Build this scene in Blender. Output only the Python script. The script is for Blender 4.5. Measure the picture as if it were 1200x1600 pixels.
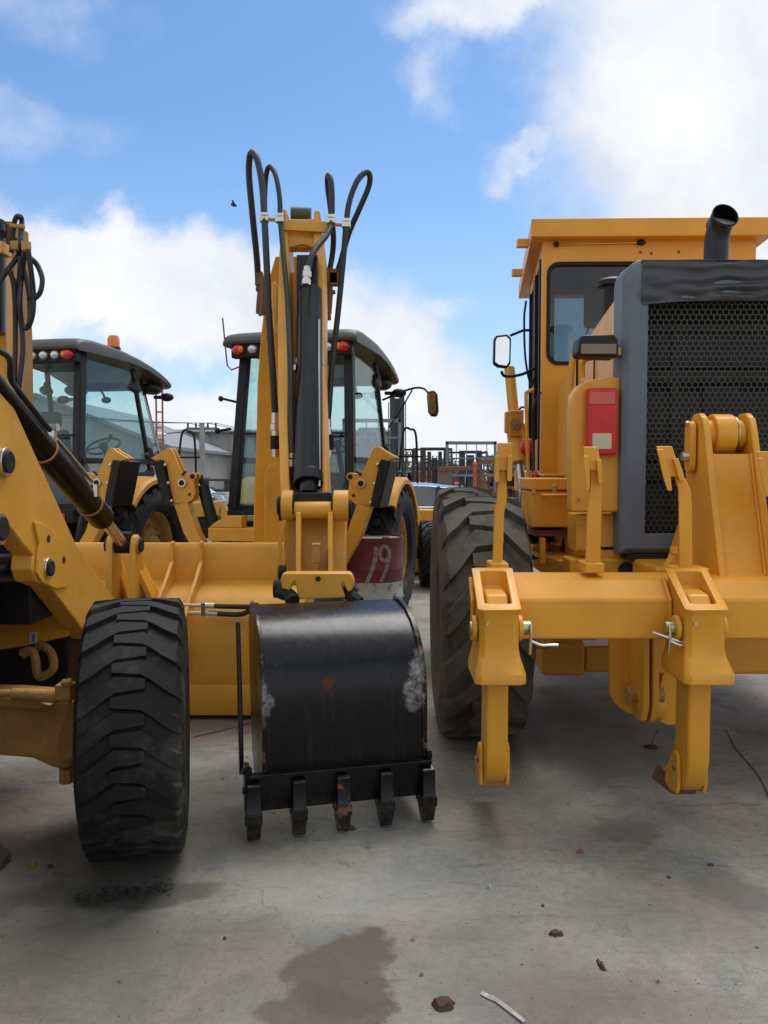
import bpy, bmesh, math, random
from mathutils import Vector, Matrix, noise
R = math.radians
random.seed(7)
scn = bpy.context.scene
for o in list(bpy.data.objects): bpy.data.objects.remove(o)
COL = scn.collection

# ------------------------------------------------------------------ camera
F = 1300.0; CAMZ = 1.5; PITCH = math.atan(65/1300)
cam = bpy.data.cameras.new('camera'); co = bpy.data.objects.new('camera', cam); COL.objects.link(co)
cam.sensor_fit = 'HORIZONTAL'; cam.sensor_width = 36; cam.lens = 36*F/1200
cam.clip_start = .05; cam.clip_end = 3000
co.location = (0, 0, CAMZ); co.rotation_euler = (R(90)-PITCH, 0, 0)
scn.camera = co
scn.cycles.transparent_max_bounces = 32; scn.cycles.max_bounces = 8
scn.render.resolution_x = 768; scn.render.resolution_y = 1024

# ------------------------------------------------------------------ light
SUN_EL, SUN_AZ = 62, 25            # azimuth measured from +Y towards +X
sun = bpy.data.lights.new('sun', 'SUN'); so = bpy.data.objects.new('sun', sun); COL.objects.link(so)
sun.energy = 2.1; sun.angle = R(32); sun.color = (1, .955, .89)
so.rotation_euler = (R(90-SUN_EL), 0, R(180-SUN_AZ)); so.location = (0, 0, 20)
scn.view_settings.view_transform = 'Standard'; scn.view_settings.look = 'None'
scn.view_settings.exposure = .12; scn.view_settings.gamma = 1; scn.view_settings.use_curve_mapping = False

def camdir(px, py):
    d = Vector((0, math.cos(PITCH), -math.sin(PITCH)))
    return d + Vector((1, 0, 0))*((px-600)/F) + Vector((0, math.sin(PITCH), math.cos(PITCH)))*((800-py)/F)

def build_world():
    w = bpy.data.worlds.new('World'); scn.world = w; w.use_nodes = True
    nt = w.node_tree; N = nt.nodes; L = nt.links; N.clear()
    def nd(t, **k):
        n = N.new(t)
        for a, b in k.items(): setattr(n, a, b)
        return n
    def math_(op, a, b=None, clamp=False):
        n = nd('ShaderNodeMath', operation=op, use_clamp=clamp)
        for i, v in enumerate((a, b)):
            if v is None: continue
            if isinstance(v, (int, float)): n.inputs[i].default_value = v
            else: L.new(v, n.inputs[i])
        return n.outputs[0]
    out = nd('ShaderNodeOutputWorld'); bg = nd('ShaderNodeBackground')
    sky = nd('ShaderNodeTexSky', sky_type='NISHITA', sun_disc=False)
    sky.sun_elevation = R(SUN_EL); sky.sun_rotation = R(SUN_AZ); sky.air_density = 1.0; sky.dust_density = .6; sky.ozone_density = 2.5
    tc = nd('ShaderNodeTexCoord')
    dirv = tc.outputs['Generated']
    tint = nd('ShaderNodeMix', data_type='RGBA', blend_type='MULTIPLY'); tint.inputs[0].default_value = 1
    L.new(sky.outputs[0], tint.inputs[6]); tint.inputs[7].default_value = (.95, 1.22, 1.42, 1)
    # wispy warp of the look-up direction
    nw = nd('ShaderNodeTexNoise'); nw.inputs['Scale'].default_value = 5; nw.inputs['Detail'].default_value = 7; nw.inputs['Roughness'].default_value = .58
    L.new(dirv, nw.inputs['Vector'])
    sub = nd('ShaderNodeVectorMath', operation='SUBTRACT'); L.new(nw.outputs['Color'], sub.inputs[0]); sub.inputs[1].default_value = (.5, .5, .5)
    mul = nd('ShaderNodeVectorMath', operation='SCALE'); L.new(sub.outputs[0], mul.inputs[0]); mul.inputs['Scale'].default_value = .20
    wd = nd('ShaderNodeVectorMath', operation='ADD'); L.new(dirv, wd.inputs[0]); L.new(mul.outputs[0], wd.inputs[1])
    # cloud masses (direction, width, height)
    blobs = [((1250, 190), .20, .20, 1.0), ((1090, 290), .09, .06, .9), ((1400, 40), .25, .25, 1), ((800, 20), .10, .03, .5), ((720, 120), .04, .04, .38),
             ((150, 440), .14, .048, 1.0), ((-80, 430), .2, .06, 1.0), ((330, 475), .12, .065, 1.0), ((470, 520), .09, .07, 1.0),
             ((600, 600), .09, .09, 1.0), ((690, 680), .12, .08, .95), ((330, 690), .25, .03, .9), ((120, 640), .2, .03, .6),
             ((1300, 620), .30, .08, .8), ((-500, 560), .35, .12, .9), ((845, 250), .05, .018, .42), ((60, 40), .09, .03, .20), ((20, 220), .09, .03, .22),
             ((700, 490), .04, .02, .35)]
    acc = None
    for (p, sx, sz, amp) in blobs:
        c = camdir(*p).normalized()
        s = nd('ShaderNodeVectorMath', operation='SUBTRACT'); L.new(wd.outputs[0], s.inputs[0]); s.inputs[1].default_value = c
        m = nd('ShaderNodeVectorMath', operation='MULTIPLY'); L.new(s.outputs[0], m.inputs[0]); m.inputs[1].default_value = (1/sx, 1.0/sx, 1/sz)
        ln = nd('ShaderNodeVectorMath', operation='LENGTH'); L.new(m.outputs[0], ln.inputs[0])
        v = math_('MULTIPLY', math_('SUBTRACT', 1.5, ln.outputs['Value'], True), amp)
        acc = v if acc is None else math_('MAXIMUM', acc, v)
    # scattered clouds added over the unseen dome, thickened for less blue ambient light
    ng = nd('ShaderNodeTexNoise'); ng.inputs['Scale'].default_value = 2.3; ng.inputs['Detail'].default_value = 6; ng.inputs['Roughness'].default_value = .5
    L.new(dirv, ng.inputs['Vector'])
    sep = nd('ShaderNodeSeparateXYZ'); L.new(dirv, sep.inputs[0])
    behind = nd('ShaderNodeMapRange'); L.new(sep.outputs[1], behind.inputs[0]); behind.inputs[1].default_value = .75; behind.inputs[2].default_value = .2
    gen = math_('MULTIPLY', math_('MULTIPLY', math_('SUBTRACT', ng.outputs['Fac'], .37, True), 5.0), behind.outputs[0])
    acc = math_('MAXIMUM', acc, gen)
    nf = nd('ShaderNodeTexNoise'); nf.inputs['Scale'].default_value = 14; nf.inputs['Detail'].default_value = 8; nf.inputs['Roughness'].default_value = .6
    L.new(dirv, nf.inputs['Vector'])
    dens = math_('ADD', acc, math_('MULTIPLY', math_('SUBTRACT', nf.outputs['Fac'], .5), .42))
    mr = nd('ShaderNodeMapRange', interpolation_type='SMOOTHSTEP'); L.new(dens, mr.inputs[0]); mr.inputs[1].default_value = .06; mr.inputs[2].default_value = .66
    # milky air low down
    hz = nd('ShaderNodeMapRange', interpolation_type='SMOOTHSTEP'); L.new(sep.outputs[2], hz.inputs[0]); hz.inputs[1].default_value = .40; hz.inputs[2].default_value = -.04
    hz.inputs[3].default_value = 0; hz.inputs[4].default_value = .62
    m1 = nd('ShaderNodeMix', data_type='RGBA'); L.new(hz.outputs[0], m1.inputs[0]); L.new(tint.outputs[2], m1.inputs[6]); m1.inputs[7].default_value = (6.0, 7.6, 9.8, 1)
    # cloud colour with soft grey modelling
    nc = nd('ShaderNodeTexNoise'); nc.inputs['Scale'].default_value = 6; nc.inputs['Detail'].default_value = 6
    L.new(wd.outputs[0], nc.inputs['Vector'])
    cr = nd('ShaderNodeValToRGB'); L.new(nc.outputs['Fac'], cr.inputs[0])
    cr.color_ramp.elements[0].position = .3; cr.color_ramp.elements[0].color = (7.4, 7.8, 8.6, 1)
    cr.color_ramp.elements[1].position = .68; cr.color_ramp.elements[1].color = (9.6, 9.8, 10.2, 1)
    m2 = nd('ShaderNodeMix', data_type='RGBA'); L.new(mr.outputs[0], m2.inputs[0]); L.new(m1.outputs[2], m2.inputs[6]); L.new(cr.outputs[0], m2.inputs[7])
    L.new(m2.outputs[2], bg.inputs['Color']); bg.inputs['Strength'].default_value = .096
    L.new(bg.outputs[0], out.inputs['Surface'])
build_world()

# ------------------------------------------------------------------ helpers
def P(px, py, Y):
    d = camdir(px, py); t = Y/d.y
    return Vector((d.x*t, Y, CAMZ+d.z*t))
def G(px, py, z=0.0):
    d = camdir(px, py); t = (z-CAMZ)/d.z
    return Vector((d.x*t, d.y*t, z))
def HX(px, py, X):
    d = camdir(px, py); t = X/d.x
    return Vector((X, d.y*t, CAMZ+d.z*t))
V = Vector

def smooth_path(pts, k=6):
    pts = [V(p) for p in pts]
    if len(pts) < 3: return pts
    q = [pts[0]*2-pts[1]]+pts+[pts[-1]*2-pts[-2]]; r = []
    for i in range(1, len(q)-2):
        a, b, c, d = q[i-1:i+3]
        for j in range(k):
            t = j/k
            r.append(.5*((2*b)+(c-a)*t+(2*a-5*b+4*c-d)*t*t+(3*b-a-3*c+d)*t**3))
    return r+[pts[-1]]

class MB:
    def __init__(s): s.v = []; s.f = []
    def add(s, vs, fs):
        n = len(s.v); s.v += [V(v) for v in vs]; s.f += [tuple(i+n for i in f) for f in fs]; return s
    def box(s, c, d, rot=None):
        c = V(c); h = V(d)/2; vs = []
        for x in (-1, 1):
            for y in (-1, 1):
                for z in (-1, 1):
                    p = V((x*h.x, y*h.y, z*h.z))
                    if rot: p = rot @ p
                    vs.append(c+p)
        return s.add(vs, [(0, 1, 3, 2), (4, 6, 7, 5), (0, 4, 5, 1), (2, 3, 7, 6), (0, 2, 6, 4), (1, 5, 7, 3)])
    def bx(s, a, b):
        a = V(a); b = V(b); return s.box((a+b)/2, (abs(b.x-a.x), abs(b.y-a.y), abs(b.z-a.z)))
    def bar(s, p0, p1, w, h, up=(0, 0, 1), w1=None, h1=None):
        p0 = V(p0); p1 = V(p1); t = (p1-p0).normalized(); up = V(up)
        if abs(t.dot(up.normalized())) > .98: up = V((0, 1, 0))
        a = t.cross(up).normalized(); b = a.cross(t).normalized()
        w1 = w if w1 is None else w1; h1 = h if h1 is None else h1
        vs = []
        for p, ww, hh in ((p0, w, h), (p1, w1, h1)):
            for i, j in ((-1, -1), (1, -1), (1, 1), (-1, 1)): vs.append(p+a*i*ww/2+b*j*hh/2)
        return s.add(vs, [(0, 1, 2, 3), (7, 6, 5, 4), (0, 4, 5, 1), (1, 5, 6, 2), (2, 6, 7, 3), (3, 7, 4, 0)])
    def cyl(s, p0, p1, r, r1=None, n=20):
        p0 = V(p0); p1 = V(p1); r1 = r if r1 is None else r1
        t = (p1-p0).normalized(); a = t.orthogonal().normalized(); b = t.cross(a)
        vs = []
        for p, q in ((p0, r), (p1, r1)):
            for i in range(n):
                th = 2*math.pi*i/n; vs.append(p+a*math.cos(th)*q+b*math.sin(th)*q)
        fs = [(i, (i+1) % n, n+(i+1) % n, n+i) for i in range(n)]
        fs += [tuple(range(n-1, -1, -1)), tuple(range(n, 2*n))]
        return s.add(vs, fs)
    def tube(s, pts, r, n=8, k=6, smooth=True, rf=None):
        pts = smooth_path(pts, k) if smooth else [V(p) for p in pts]
        m = len(pts); t = (pts[1]-pts[0]).normalized(); a = t.orthogonal().normalized(); vs = []
        for i, p in enumerate(pts):
            t = (pts[min(i+1, m-1)]-pts[max(i-1, 0)]).normalized()
            a = (a-t*a.dot(t)).normalized(); b = t.cross(a)
            q = r if rf is None else rf(i/(m-1))
            for j in range(n):
                th = 2*math.pi*j/n; vs.append(p+a*math.cos(th)*q+b*math.sin(th)*q)
        fs = [(i*n+j, i*n+(j+1) % n, (i+1)*n+(j+1) % n, (i+1)*n+j) for i in range(m-1) for j in range(n)]
        fs += [tuple(range(n-1, -1, -1)), tuple(range((m-1)*n, m*n))]
        return s.add(vs, fs)
    def prism(s, poly, ext):
        poly = [V(p) for p in poly]; ext = V(ext); n = len(poly)
        vs = poly+[p+ext for p in poly]
        fs = [tuple(range(n-1, -1, -1)), tuple(range(n, 2*n))]+[(i, (i+1) % n, n+(i+1) % n, n+i) for i in range(n)]
        return s.add(vs, fs)
    def loft(s, secs, close=True, caps=True):
        n = len(secs[0]); vs = [p for c in secs for p in c]; fs = []
        for i in range(len(secs)-1):
            for j in range(n if close else n-1):
                fs.append((i*n+j, i*n+(j+1) % n, (i+1)*n+(j+1) % n, (i+1)*n+j))
        if caps: fs += [tuple(range(n-1, -1, -1)), tuple(range((len(secs)-1)*n, len(secs)*n))]
        return s.add(vs, fs)
    def lathe(s, prof, c, axis, n=40, a0=0, a1=360):
        """prof = [(axial, radius)], axis unit vector"""
        c = V(c); t = V(axis).normalized(); up = V((0, 0, 1)); a = (up-t*up.dot(t)).normalized() if abs(t.z) < .9 else V((1, 0, 0)); b = t.cross(a)
        full = abs(a1-a0) >= 360; m = n if full else n+1; vs = []
        for i in range(m):
            th = R(a0)+R(a1-a0)*i/n; d = a*math.cos(th)+b*math.sin(th)
            for (x, r) in prof: vs.append(c+t*x+d*r)
        k = len(prof); fs = []
        for i in range(n):
            i2 = (i+1) % m
            for j in range(k-1): fs.append((i*k+j, i2*k+j, i2*k+j+1, i*k+j+1))
        return s.add(vs, fs)
    def ball(s, c, r, n=12, m=8):
        c = V(c); r = V(r) if hasattr(r, '__len__') else V((r, r, r)); vs = []; fs = []
        for i in range(m+1):
            ph = math.pi*i/m
            for j in range(n):
                th = 2*math.pi*j/n; vs.append(c+V((r.x*math.sin(ph)*math.cos(th), r.y*math.sin(ph)*math.sin(th), r.z*math.cos(ph))))
        for i in range(m):
            for j in range(n): fs.append((i*n+j, i*n+(j+1) % n, (i+1)*n+(j+1) % n, (i+1)*n+j))
        return s.add(vs, fs)

ROOTM = {}
def thing(name, label, cat, loc=(0, 0, 0), yaw=0, group=None):
    o = bpy.data.objects.new(name, None); COL.objects.link(o); o.empty_display_size = .2
    o.location = loc; o.rotation_euler = (0, 0, -R(yaw))           # yaw > 0 turns the front to the right
    o['label'] = label; o['category'] = cat
    if group: o['group'] = group
    ROOTM[o.name] = (Matrix.Translation(V(loc)) @ Matrix.Rotation(-R(yaw), 4, 'Z')).inverted()
    return o
def rootof(o):
    while o.parent: o = o.parent
    return o
def part(name, mb, mat, parent=None, bevel=0, smooth=True, world=True, label=None, seg=2):
    me = bpy.data.meshes.new(name)
    vs = mb.v
    if parent is not None and world:
        M = ROOTM[rootof(parent).name]; vs = [M @ v for v in vs]
    cen = V((0, 0, 0))
    me.from_pydata([tuple(v-cen) for v in vs], [], mb.f)
    bm = bmesh.new(); bm.from_mesh(me)
    bmesh.ops.remove_doubles(bm, verts=bm.verts, dist=1e-5)
    bmesh.ops.recalc_face_normals(bm, faces=bm.faces); bm.to_mesh(me); bm.free()
    if smooth:
        me.polygons.foreach_set('use_smooth', [True]*len(me.polygons)); me.set_sharp_from_angle(angle=R(38))
    me.materials.append(mat)
    o = bpy.data.objects.new(name, me); COL.objects.link(o)
    if parent is not None: o.parent = parent
    if bevel:
        b = o.modifiers.new('bevel', 'BEVEL'); b.width = bevel; b.segments = seg; b.limit_method = 'ANGLE'; b.angle_limit = R(40); b.harden_normals = True
    if label: o['label'] = label
    return o
def tag(o, label, cat, group=None):
    o['label'] = label; o['category'] = cat
    if group: o['group'] = group
    return o
def struct(o, kind='structure'): o['kind'] = kind; return o

# ------------------------------------------------------------------ materials
def mat(name, col, rough=.5, metal=0, var=.12, vscale=3, dirt=0, dirtcol=(.12, .09, .06), dscale=4, bump=0, bscale=60, coat=0, spec=.5, rust=0, dthr=.55):
    m = bpy.data.materials.new(name); m.use_nodes = True; nt = m.node_tree; N = nt.nodes; L = nt.links
    b = N['Principled BSDF']; b.inputs['Roughness'].default_value = rough; b.inputs['Metallic'].default_value = metal
    b.inputs['Specular IOR Level'].default_value = spec
    if coat: b.inputs['Coat Weight'].default_value = coat; b.inputs['Coat Roughness'].default_value = .12
    g = N.new('ShaderNodeNewGeometry')
    n1 = N.new('ShaderNodeTexNoise'); n1.inputs['Scale'].default_value = vscale; n1.inputs['Detail'].default_value = 6; n1.inputs['Roughness'].default_value = .6
    L.new(g.outputs['Position'], n1.inputs['Vector'])
    mr = N.new('ShaderNodeMapRange'); L.new(n1.outputs['Fac'], mr.inputs[0]); mr.inputs[1].default_value = .25; mr.inputs[2].default_value = .75
    mr.inputs[3].default_value = 1-var; mr.inputs[4].default_value = 1+var
    mx = N.new('ShaderNodeVectorMath'); mx.operation = 'SCALE'; mx.inputs[0].default_value = col; L.new(mr.outputs[0], mx.inputs['Scale'])
    cur = mx.outputs[0]
    def layer(cur, amount, color, scale, thr, wid=.12, rg=None):
        n2 = N.new('ShaderNodeTexNoise'); n2.inputs['Scale'].default_value = scale; n2.inputs['Detail'].default_value = 8; n2.inputs['Roughness'].default_value = .68
        L.new(g.outputs['Position'], n2.inputs['Vector'])
        m2 = N.new('ShaderNodeMapRange'); L.new(n2.outputs['Fac'], m2.inputs[0]); m2.inputs[1].default_value = thr; m2.inputs[2].default_value = thr+wid; m2.inputs[4].default_value = amount
        x = N.new('ShaderNodeMix'); x.data_type = 'RGBA'; L.new(m2.outputs[0], x.inputs[0]); L.new(cur, x.inputs[6]); x.inputs[7].default_value = (*color, 1)
        return x.outputs[2], m2.outputs[0]
    if dirt:
        cur, fac = layer(cur, dirt, dirtcol, dscale, dthr)
        r = N.new('ShaderNodeMapRange'); L.new(fac, r.inputs[0]); r.inputs[3].default_value = rough; r.inputs[4].default_value = min(1, rough+.35); L.new(r.outputs[0], b.inputs['Roughness'])
    else:
        r = N.new('ShaderNodeMapRange'); L.new(n1.outputs['Fac'], r.inputs[0]); r.inputs[3].default_value = rough*.8; r.inputs[4].default_value = min(1, rough*1.25); L.new(r.outputs[0], b.inputs['Roughness'])
    if rust: cur, _ = layer(cur, rust, (.13, .045, .018), 9, .62, .05)
    L.new(cur, b.inputs['Base Color'])
    if bump:
        n3 = N.new('ShaderNodeTexNoise'); n3.inputs['Scale'].default_value = bscale; n3.inputs['Detail'].default_value = 4; L.new(g.outputs['Position'], n3.inputs['Vector'])
        bp = N.new('ShaderNodeBump'); bp.inputs['Strength'].default_value = bump; bp.inputs['Distance'].default_value = .01; L.new(n3.outputs['Fac'], bp.inputs['Height']); L.new(bp.outputs[0], b.inputs['Normal'])
    return m
def glass(name, tint=(.86, .93, .92), refl=.06):
    m = bpy.data.materials.new(name); m.use_nodes = True; nt = m.node_tree; N = nt.nodes; L = nt.links; N.remove(N['Principled BSDF'])
    t = N.new('ShaderNodeBsdfTransparent'); t.inputs[0].default_value = (*tint, 1); g = N.new('ShaderNodeBsdfGlossy'); g.inputs['Roughness'].default_value = .03
    ge = N.new('ShaderNodeNewGeometry'); dt = N.new('ShaderNodeVectorMath'); dt.operation = 'DOT_PRODUCT'; L.new(ge.outputs['Normal'], dt.inputs[0]); L.new(ge.outputs['Incoming'], dt.inputs[1])
    def mm(op, a, b=None):
        q = N.new('ShaderNodeMath'); q.operation = op
        for k, v in enumerate((a, b)):
            if v is None: continue
            if isinstance(v, (int, float)): q.inputs[k].default_value = v
            else: L.new(v, q.inputs[k])
        return q.outputs[0]
    sch = mm('POWER', mm('SUBTRACT', 1.0, mm('ABSOLUTE', dt.outputs['Value'])), 5.0)
    mr = N.new('ShaderNodeMapRange'); L.new(sch, mr.inputs[0]); mr.inputs[3].default_value = refl; mr.inputs[4].default_value = .6
    geo = N.new('ShaderNodeNewGeometry'); n = N.new('ShaderNodeTexNoise'); n.inputs['Scale'].default_value = 2.2; n.inputs['Detail'].default_value = 5; L.new(geo.outputs['Position'], n.inputs['Vector'])
    df = N.new('ShaderNodeBsdfDiffuse'); df.inputs[0].default_value = (.5, .52, .5, 1)
    mx = N.new('ShaderNodeMixShader'); L.new(mr.outputs[0], mx.inputs[0]); L.new(t.outputs[0], mx.inputs[1]); L.new(g.outputs[0], mx.inputs[2])
    dm = N.new('ShaderNodeMapRange'); L.new(n.outputs['Fac'], dm.inputs[0]); dm.inputs[1].default_value = .4; dm.inputs[2].default_value = .8; dm.inputs[4].default_value = .06
    m2 = N.new('ShaderNodeMixShader'); L.new(dm.outputs[0], m2.inputs[0]); L.new(mx.outputs[0], m2.inputs[1]); L.new(df.outputs[0], m2.inputs[2])
    L.new(m2.outputs[0], N['Material Output'].inputs[0]); return m

M = dict(
    by=mat('backhoe_yellow_paint', (.70, .345, .036), .42, var=.12, dirt=.34, dirtcol=(.40, .205, .05), dscale=3.5, bump=.08, bscale=140, coat=.08, spec=.4),
    byd=mat('backhoe_dusty_cast_yellow', (.42, .22, .06), .62, var=.22, vscale=7, dirt=.6, dirtcol=(.17, .12, .07), dscale=6, bump=.4, bscale=60),
    gy=mat('grader_orange_yellow_paint', (.74, .335, .026), .42, var=.12, dirt=.16, dirtcol=(.42, .19, .03), dscale=5, bump=.08, bscale=120, coat=.10, spec=.4),
    gyw=mat('grader_worn_step_paint', (.55, .26, .05), .6, var=.2, vscale=12, dirt=.75, dirtcol=(.14, .085, .05), dscale=10, bump=.3),
    black=mat('black_gloss_paint', (.012, .013, .016), .2, var=.3, coat=.5, dirt=.25, dirtcol=(.05, .045, .04), dscale=5),
    cylb=mat('black_cylinder_paint', (.006, .0065, .008), .30, var=.2, spec=.4, coat=0, dirt=.12, dirtcol=(.06, .055, .05), dscale=7, bump=.04),
    plast=mat('black_plastic', (.010, .010, .011), .5, var=.25, spec=.35, dirt=.3, dirtcol=(.05, .048, .044), dscale=6),
    hose=mat('black_rubber_hose', (.014, .014, .015), .48, var=.25, bump=.2, bscale=300),
    tyre=mat('black_rubber_tyre', (.013, .013, .013), .66, var=.35, spec=.3, vscale=5, dirt=.6, dirtcol=(.085, .078, .066), dscale=5, dthr=.52, bump=.15, bscale=90),
    tyreg=mat('dusty_grader_rubber', (.034, .031, .025), .8, var=.3, vscale=6, dirt=.55, dirtcol=(.14, .118, .085), dscale=4, dthr=.40, bump=.25, bscale=60),
    steel=mat('bright_zinc_steel', (.62, .60, .54), .28, metal=1, var=.15),
    chrome=mat('chrome_rod', (.50, .48, .46), .22, metal=.75, var=.05),
    zinc=mat('yellow_passivated_zinc', (.42, .43, .24), .35, metal=1, var=.2, vscale=30),
    roof=mat('olive_grey_cab_roof', (.070, .073, .060), .5, var=.12, dirt=.2, dirtcol=(.2, .19, .15)),
    grey=mat('slate_grey_radiator_shell', (.120, .140, .172), .5, var=.16, vscale=4, dirt=.35, dirtcol=(.15, .155, .16), dscale=6, bump=.06),
    vinyl=mat('black_wrinkled_vinyl', (.048, .050, .056), .5, var=.15, bump=.1),
    mesh=mat('galvanised_mesh', (.10, .095, .078), .5, metal=.5, var=.25),
    dark=mat('dark_machinery', (.008, .008, .008), .8, var=.3),
    core=mat('radiator_core', (.03, .03, .028), .7, var=.4, vscale=12, bump=.5, bscale=90),
    red=mat('red_lens', (.55, .012, .008), .16, var=.1, coat=.6),
    redf=mat('faded_red_lens', (.60, .018, .012), .3, var=.2, vscale=9, coat=.2, spec=.3),
    amber=mat('amber_lens', (.85, .20, .01), .18, coat=.5),
    white=mat('white_paint', (.72, .72, .68), .4, var=.06),
    lens=mat('clear_lamp_lens', (.62, .64, .62), .1, metal=.6, var=.12, vscale=40),
    creaml=mat('cream_lens', (.55, .50, .30), .2, var=.12, coat=.4),
    glass=glass('tinted_cab_glass', (.86, .955, .945), .04),
    gglass=glass('grader_cab_glass', (.62, .66, .66), .04),
    mirror=mat('mirror_glass', (.8, .82, .84), .03, metal=1, var=.02),
    dglass=mat('dark_car_glass', (.03, .04, .045), .05, spec=.8, coat=1, var=.1),
    car=mat('silver_blue_car_paint', (.30, .34, .42), .25, metal=.6, coat=.8, var=.05),
    carb=mat('black_car_paint', (.02, .02, .022), .2, coat=.8),
    conc=mat('weathered_block_wall', (.30, .29, .27), .9, var=.25, vscale=.6, dirt=.6, dirtcol=(.13, .125, .115), dscale=.5),
    sheet=mat('grey_roof_sheet', (.22, .23, .24), .55, var=.2, vscale=.8),
    wood=mat('grey_weathered_wood', (.16, .14, .12), .9, var=.3, vscale=8),
    rusty=mat('rusty_steel', (.20, .095, .055), .85, var=.4, vscale=9, dirt=.6, dirtcol=(.08, .05, .04), dscale=9, bump=.5),
    fork=mat('dark_forklift_steel', (.045, .047, .05), .6, var=.4, vscale=6, dirt=.5, dirtcol=(.13, .07, .045), dscale=5),
    forkb=mat('blue_grey_forklift_guard', (.16, .20, .25), .5, var=.2),
    forkr=mat('faded_red_paint', (.42, .10, .05), .6, var=.3, vscale=6),
    leaf=mat('tree_leaves', (.07, .11, .03), .7, var=.5, vscale=4),
    bark=mat('bark', (.12, .09, .07), .9),
    litter=mat('brown_litter', (.07, .035, .022), .8, var=.5, vscale=40),
    pale=mat('pale_litter', (.42, .41, .37), .6, var=.3, vscale=60),
    green=mat('green_litter', (.16, .17, .03), .7, var=.3, vscale=60),
    moss=mat('dark_wet_leaves', (.022, .024, .016), .7, var=.6, vscale=40),
    seat=mat('seat_fabric', (.05, .05, .052), .9, var=.2),
    ink=mat('black_ink', (.015, .015, .015), .6),
)
def drum_material():
    m = mat('maroon_and_grey_drum', (.1, .1, .1), .45, var=.2, rust=0); nt = m.node_tree; N = nt.nodes; L = nt.links; b = N['Principled BSDF']
    g = N.new('ShaderNodeNewGeometry'); s = N.new('ShaderNodeSeparateXYZ'); L.new(g.outputs['Position'], s.inputs[0])
    n = N.new('ShaderNodeTexNoise'); n.inputs['Scale'].default_value = 9; n.inputs['Detail'].default_value = 9; n.inputs['Roughness'].default_value = .7; L.new(g.outputs['Position'], n.inputs['Vector'])
    cr = N.new('ShaderNodeValToRGB'); L.new(n.outputs['Fac'], cr.inputs[0]); e = cr.color_ramp.elements
    e[0].position = .3; e[0].color = (.45, .44, .40, 1); e[1].position = .62; e[1].color = (.12, .11, .09, 1); x = e.new(.50); x.color = (.52, .51, .46, 1)
    cm = N.new('ShaderNodeValToRGB'); L.new(n.outputs['Fac'], cm.inputs[0]); e = cm.color_ramp.elements
    e[0].position = .3; e[0].color = (.13, .022, .026, 1); e[1].position = .72; e[1].color = (.16, .12, .11, 1); x = e.new(.6); x.color = (.19, .038, .040, 1)
    st = N.new('ShaderNodeMath'); st.operation = 'GREATER_THAN'; L.new(s.outputs[2], st.inputs[0]); st.inputs[1].default_value = .455
    mx = N.new('ShaderNodeMix'); mx.data_type = 'RGBA'; L.new(st.outputs[0], mx.inputs[0]); L.new(cr.outputs[0], mx.inputs[6]); L.new(cm.outputs[0], mx.inputs[7])
    L.new(mx.outputs[2], b.inputs['Base Color']); return m
M['drum'] = drum_material()

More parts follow.
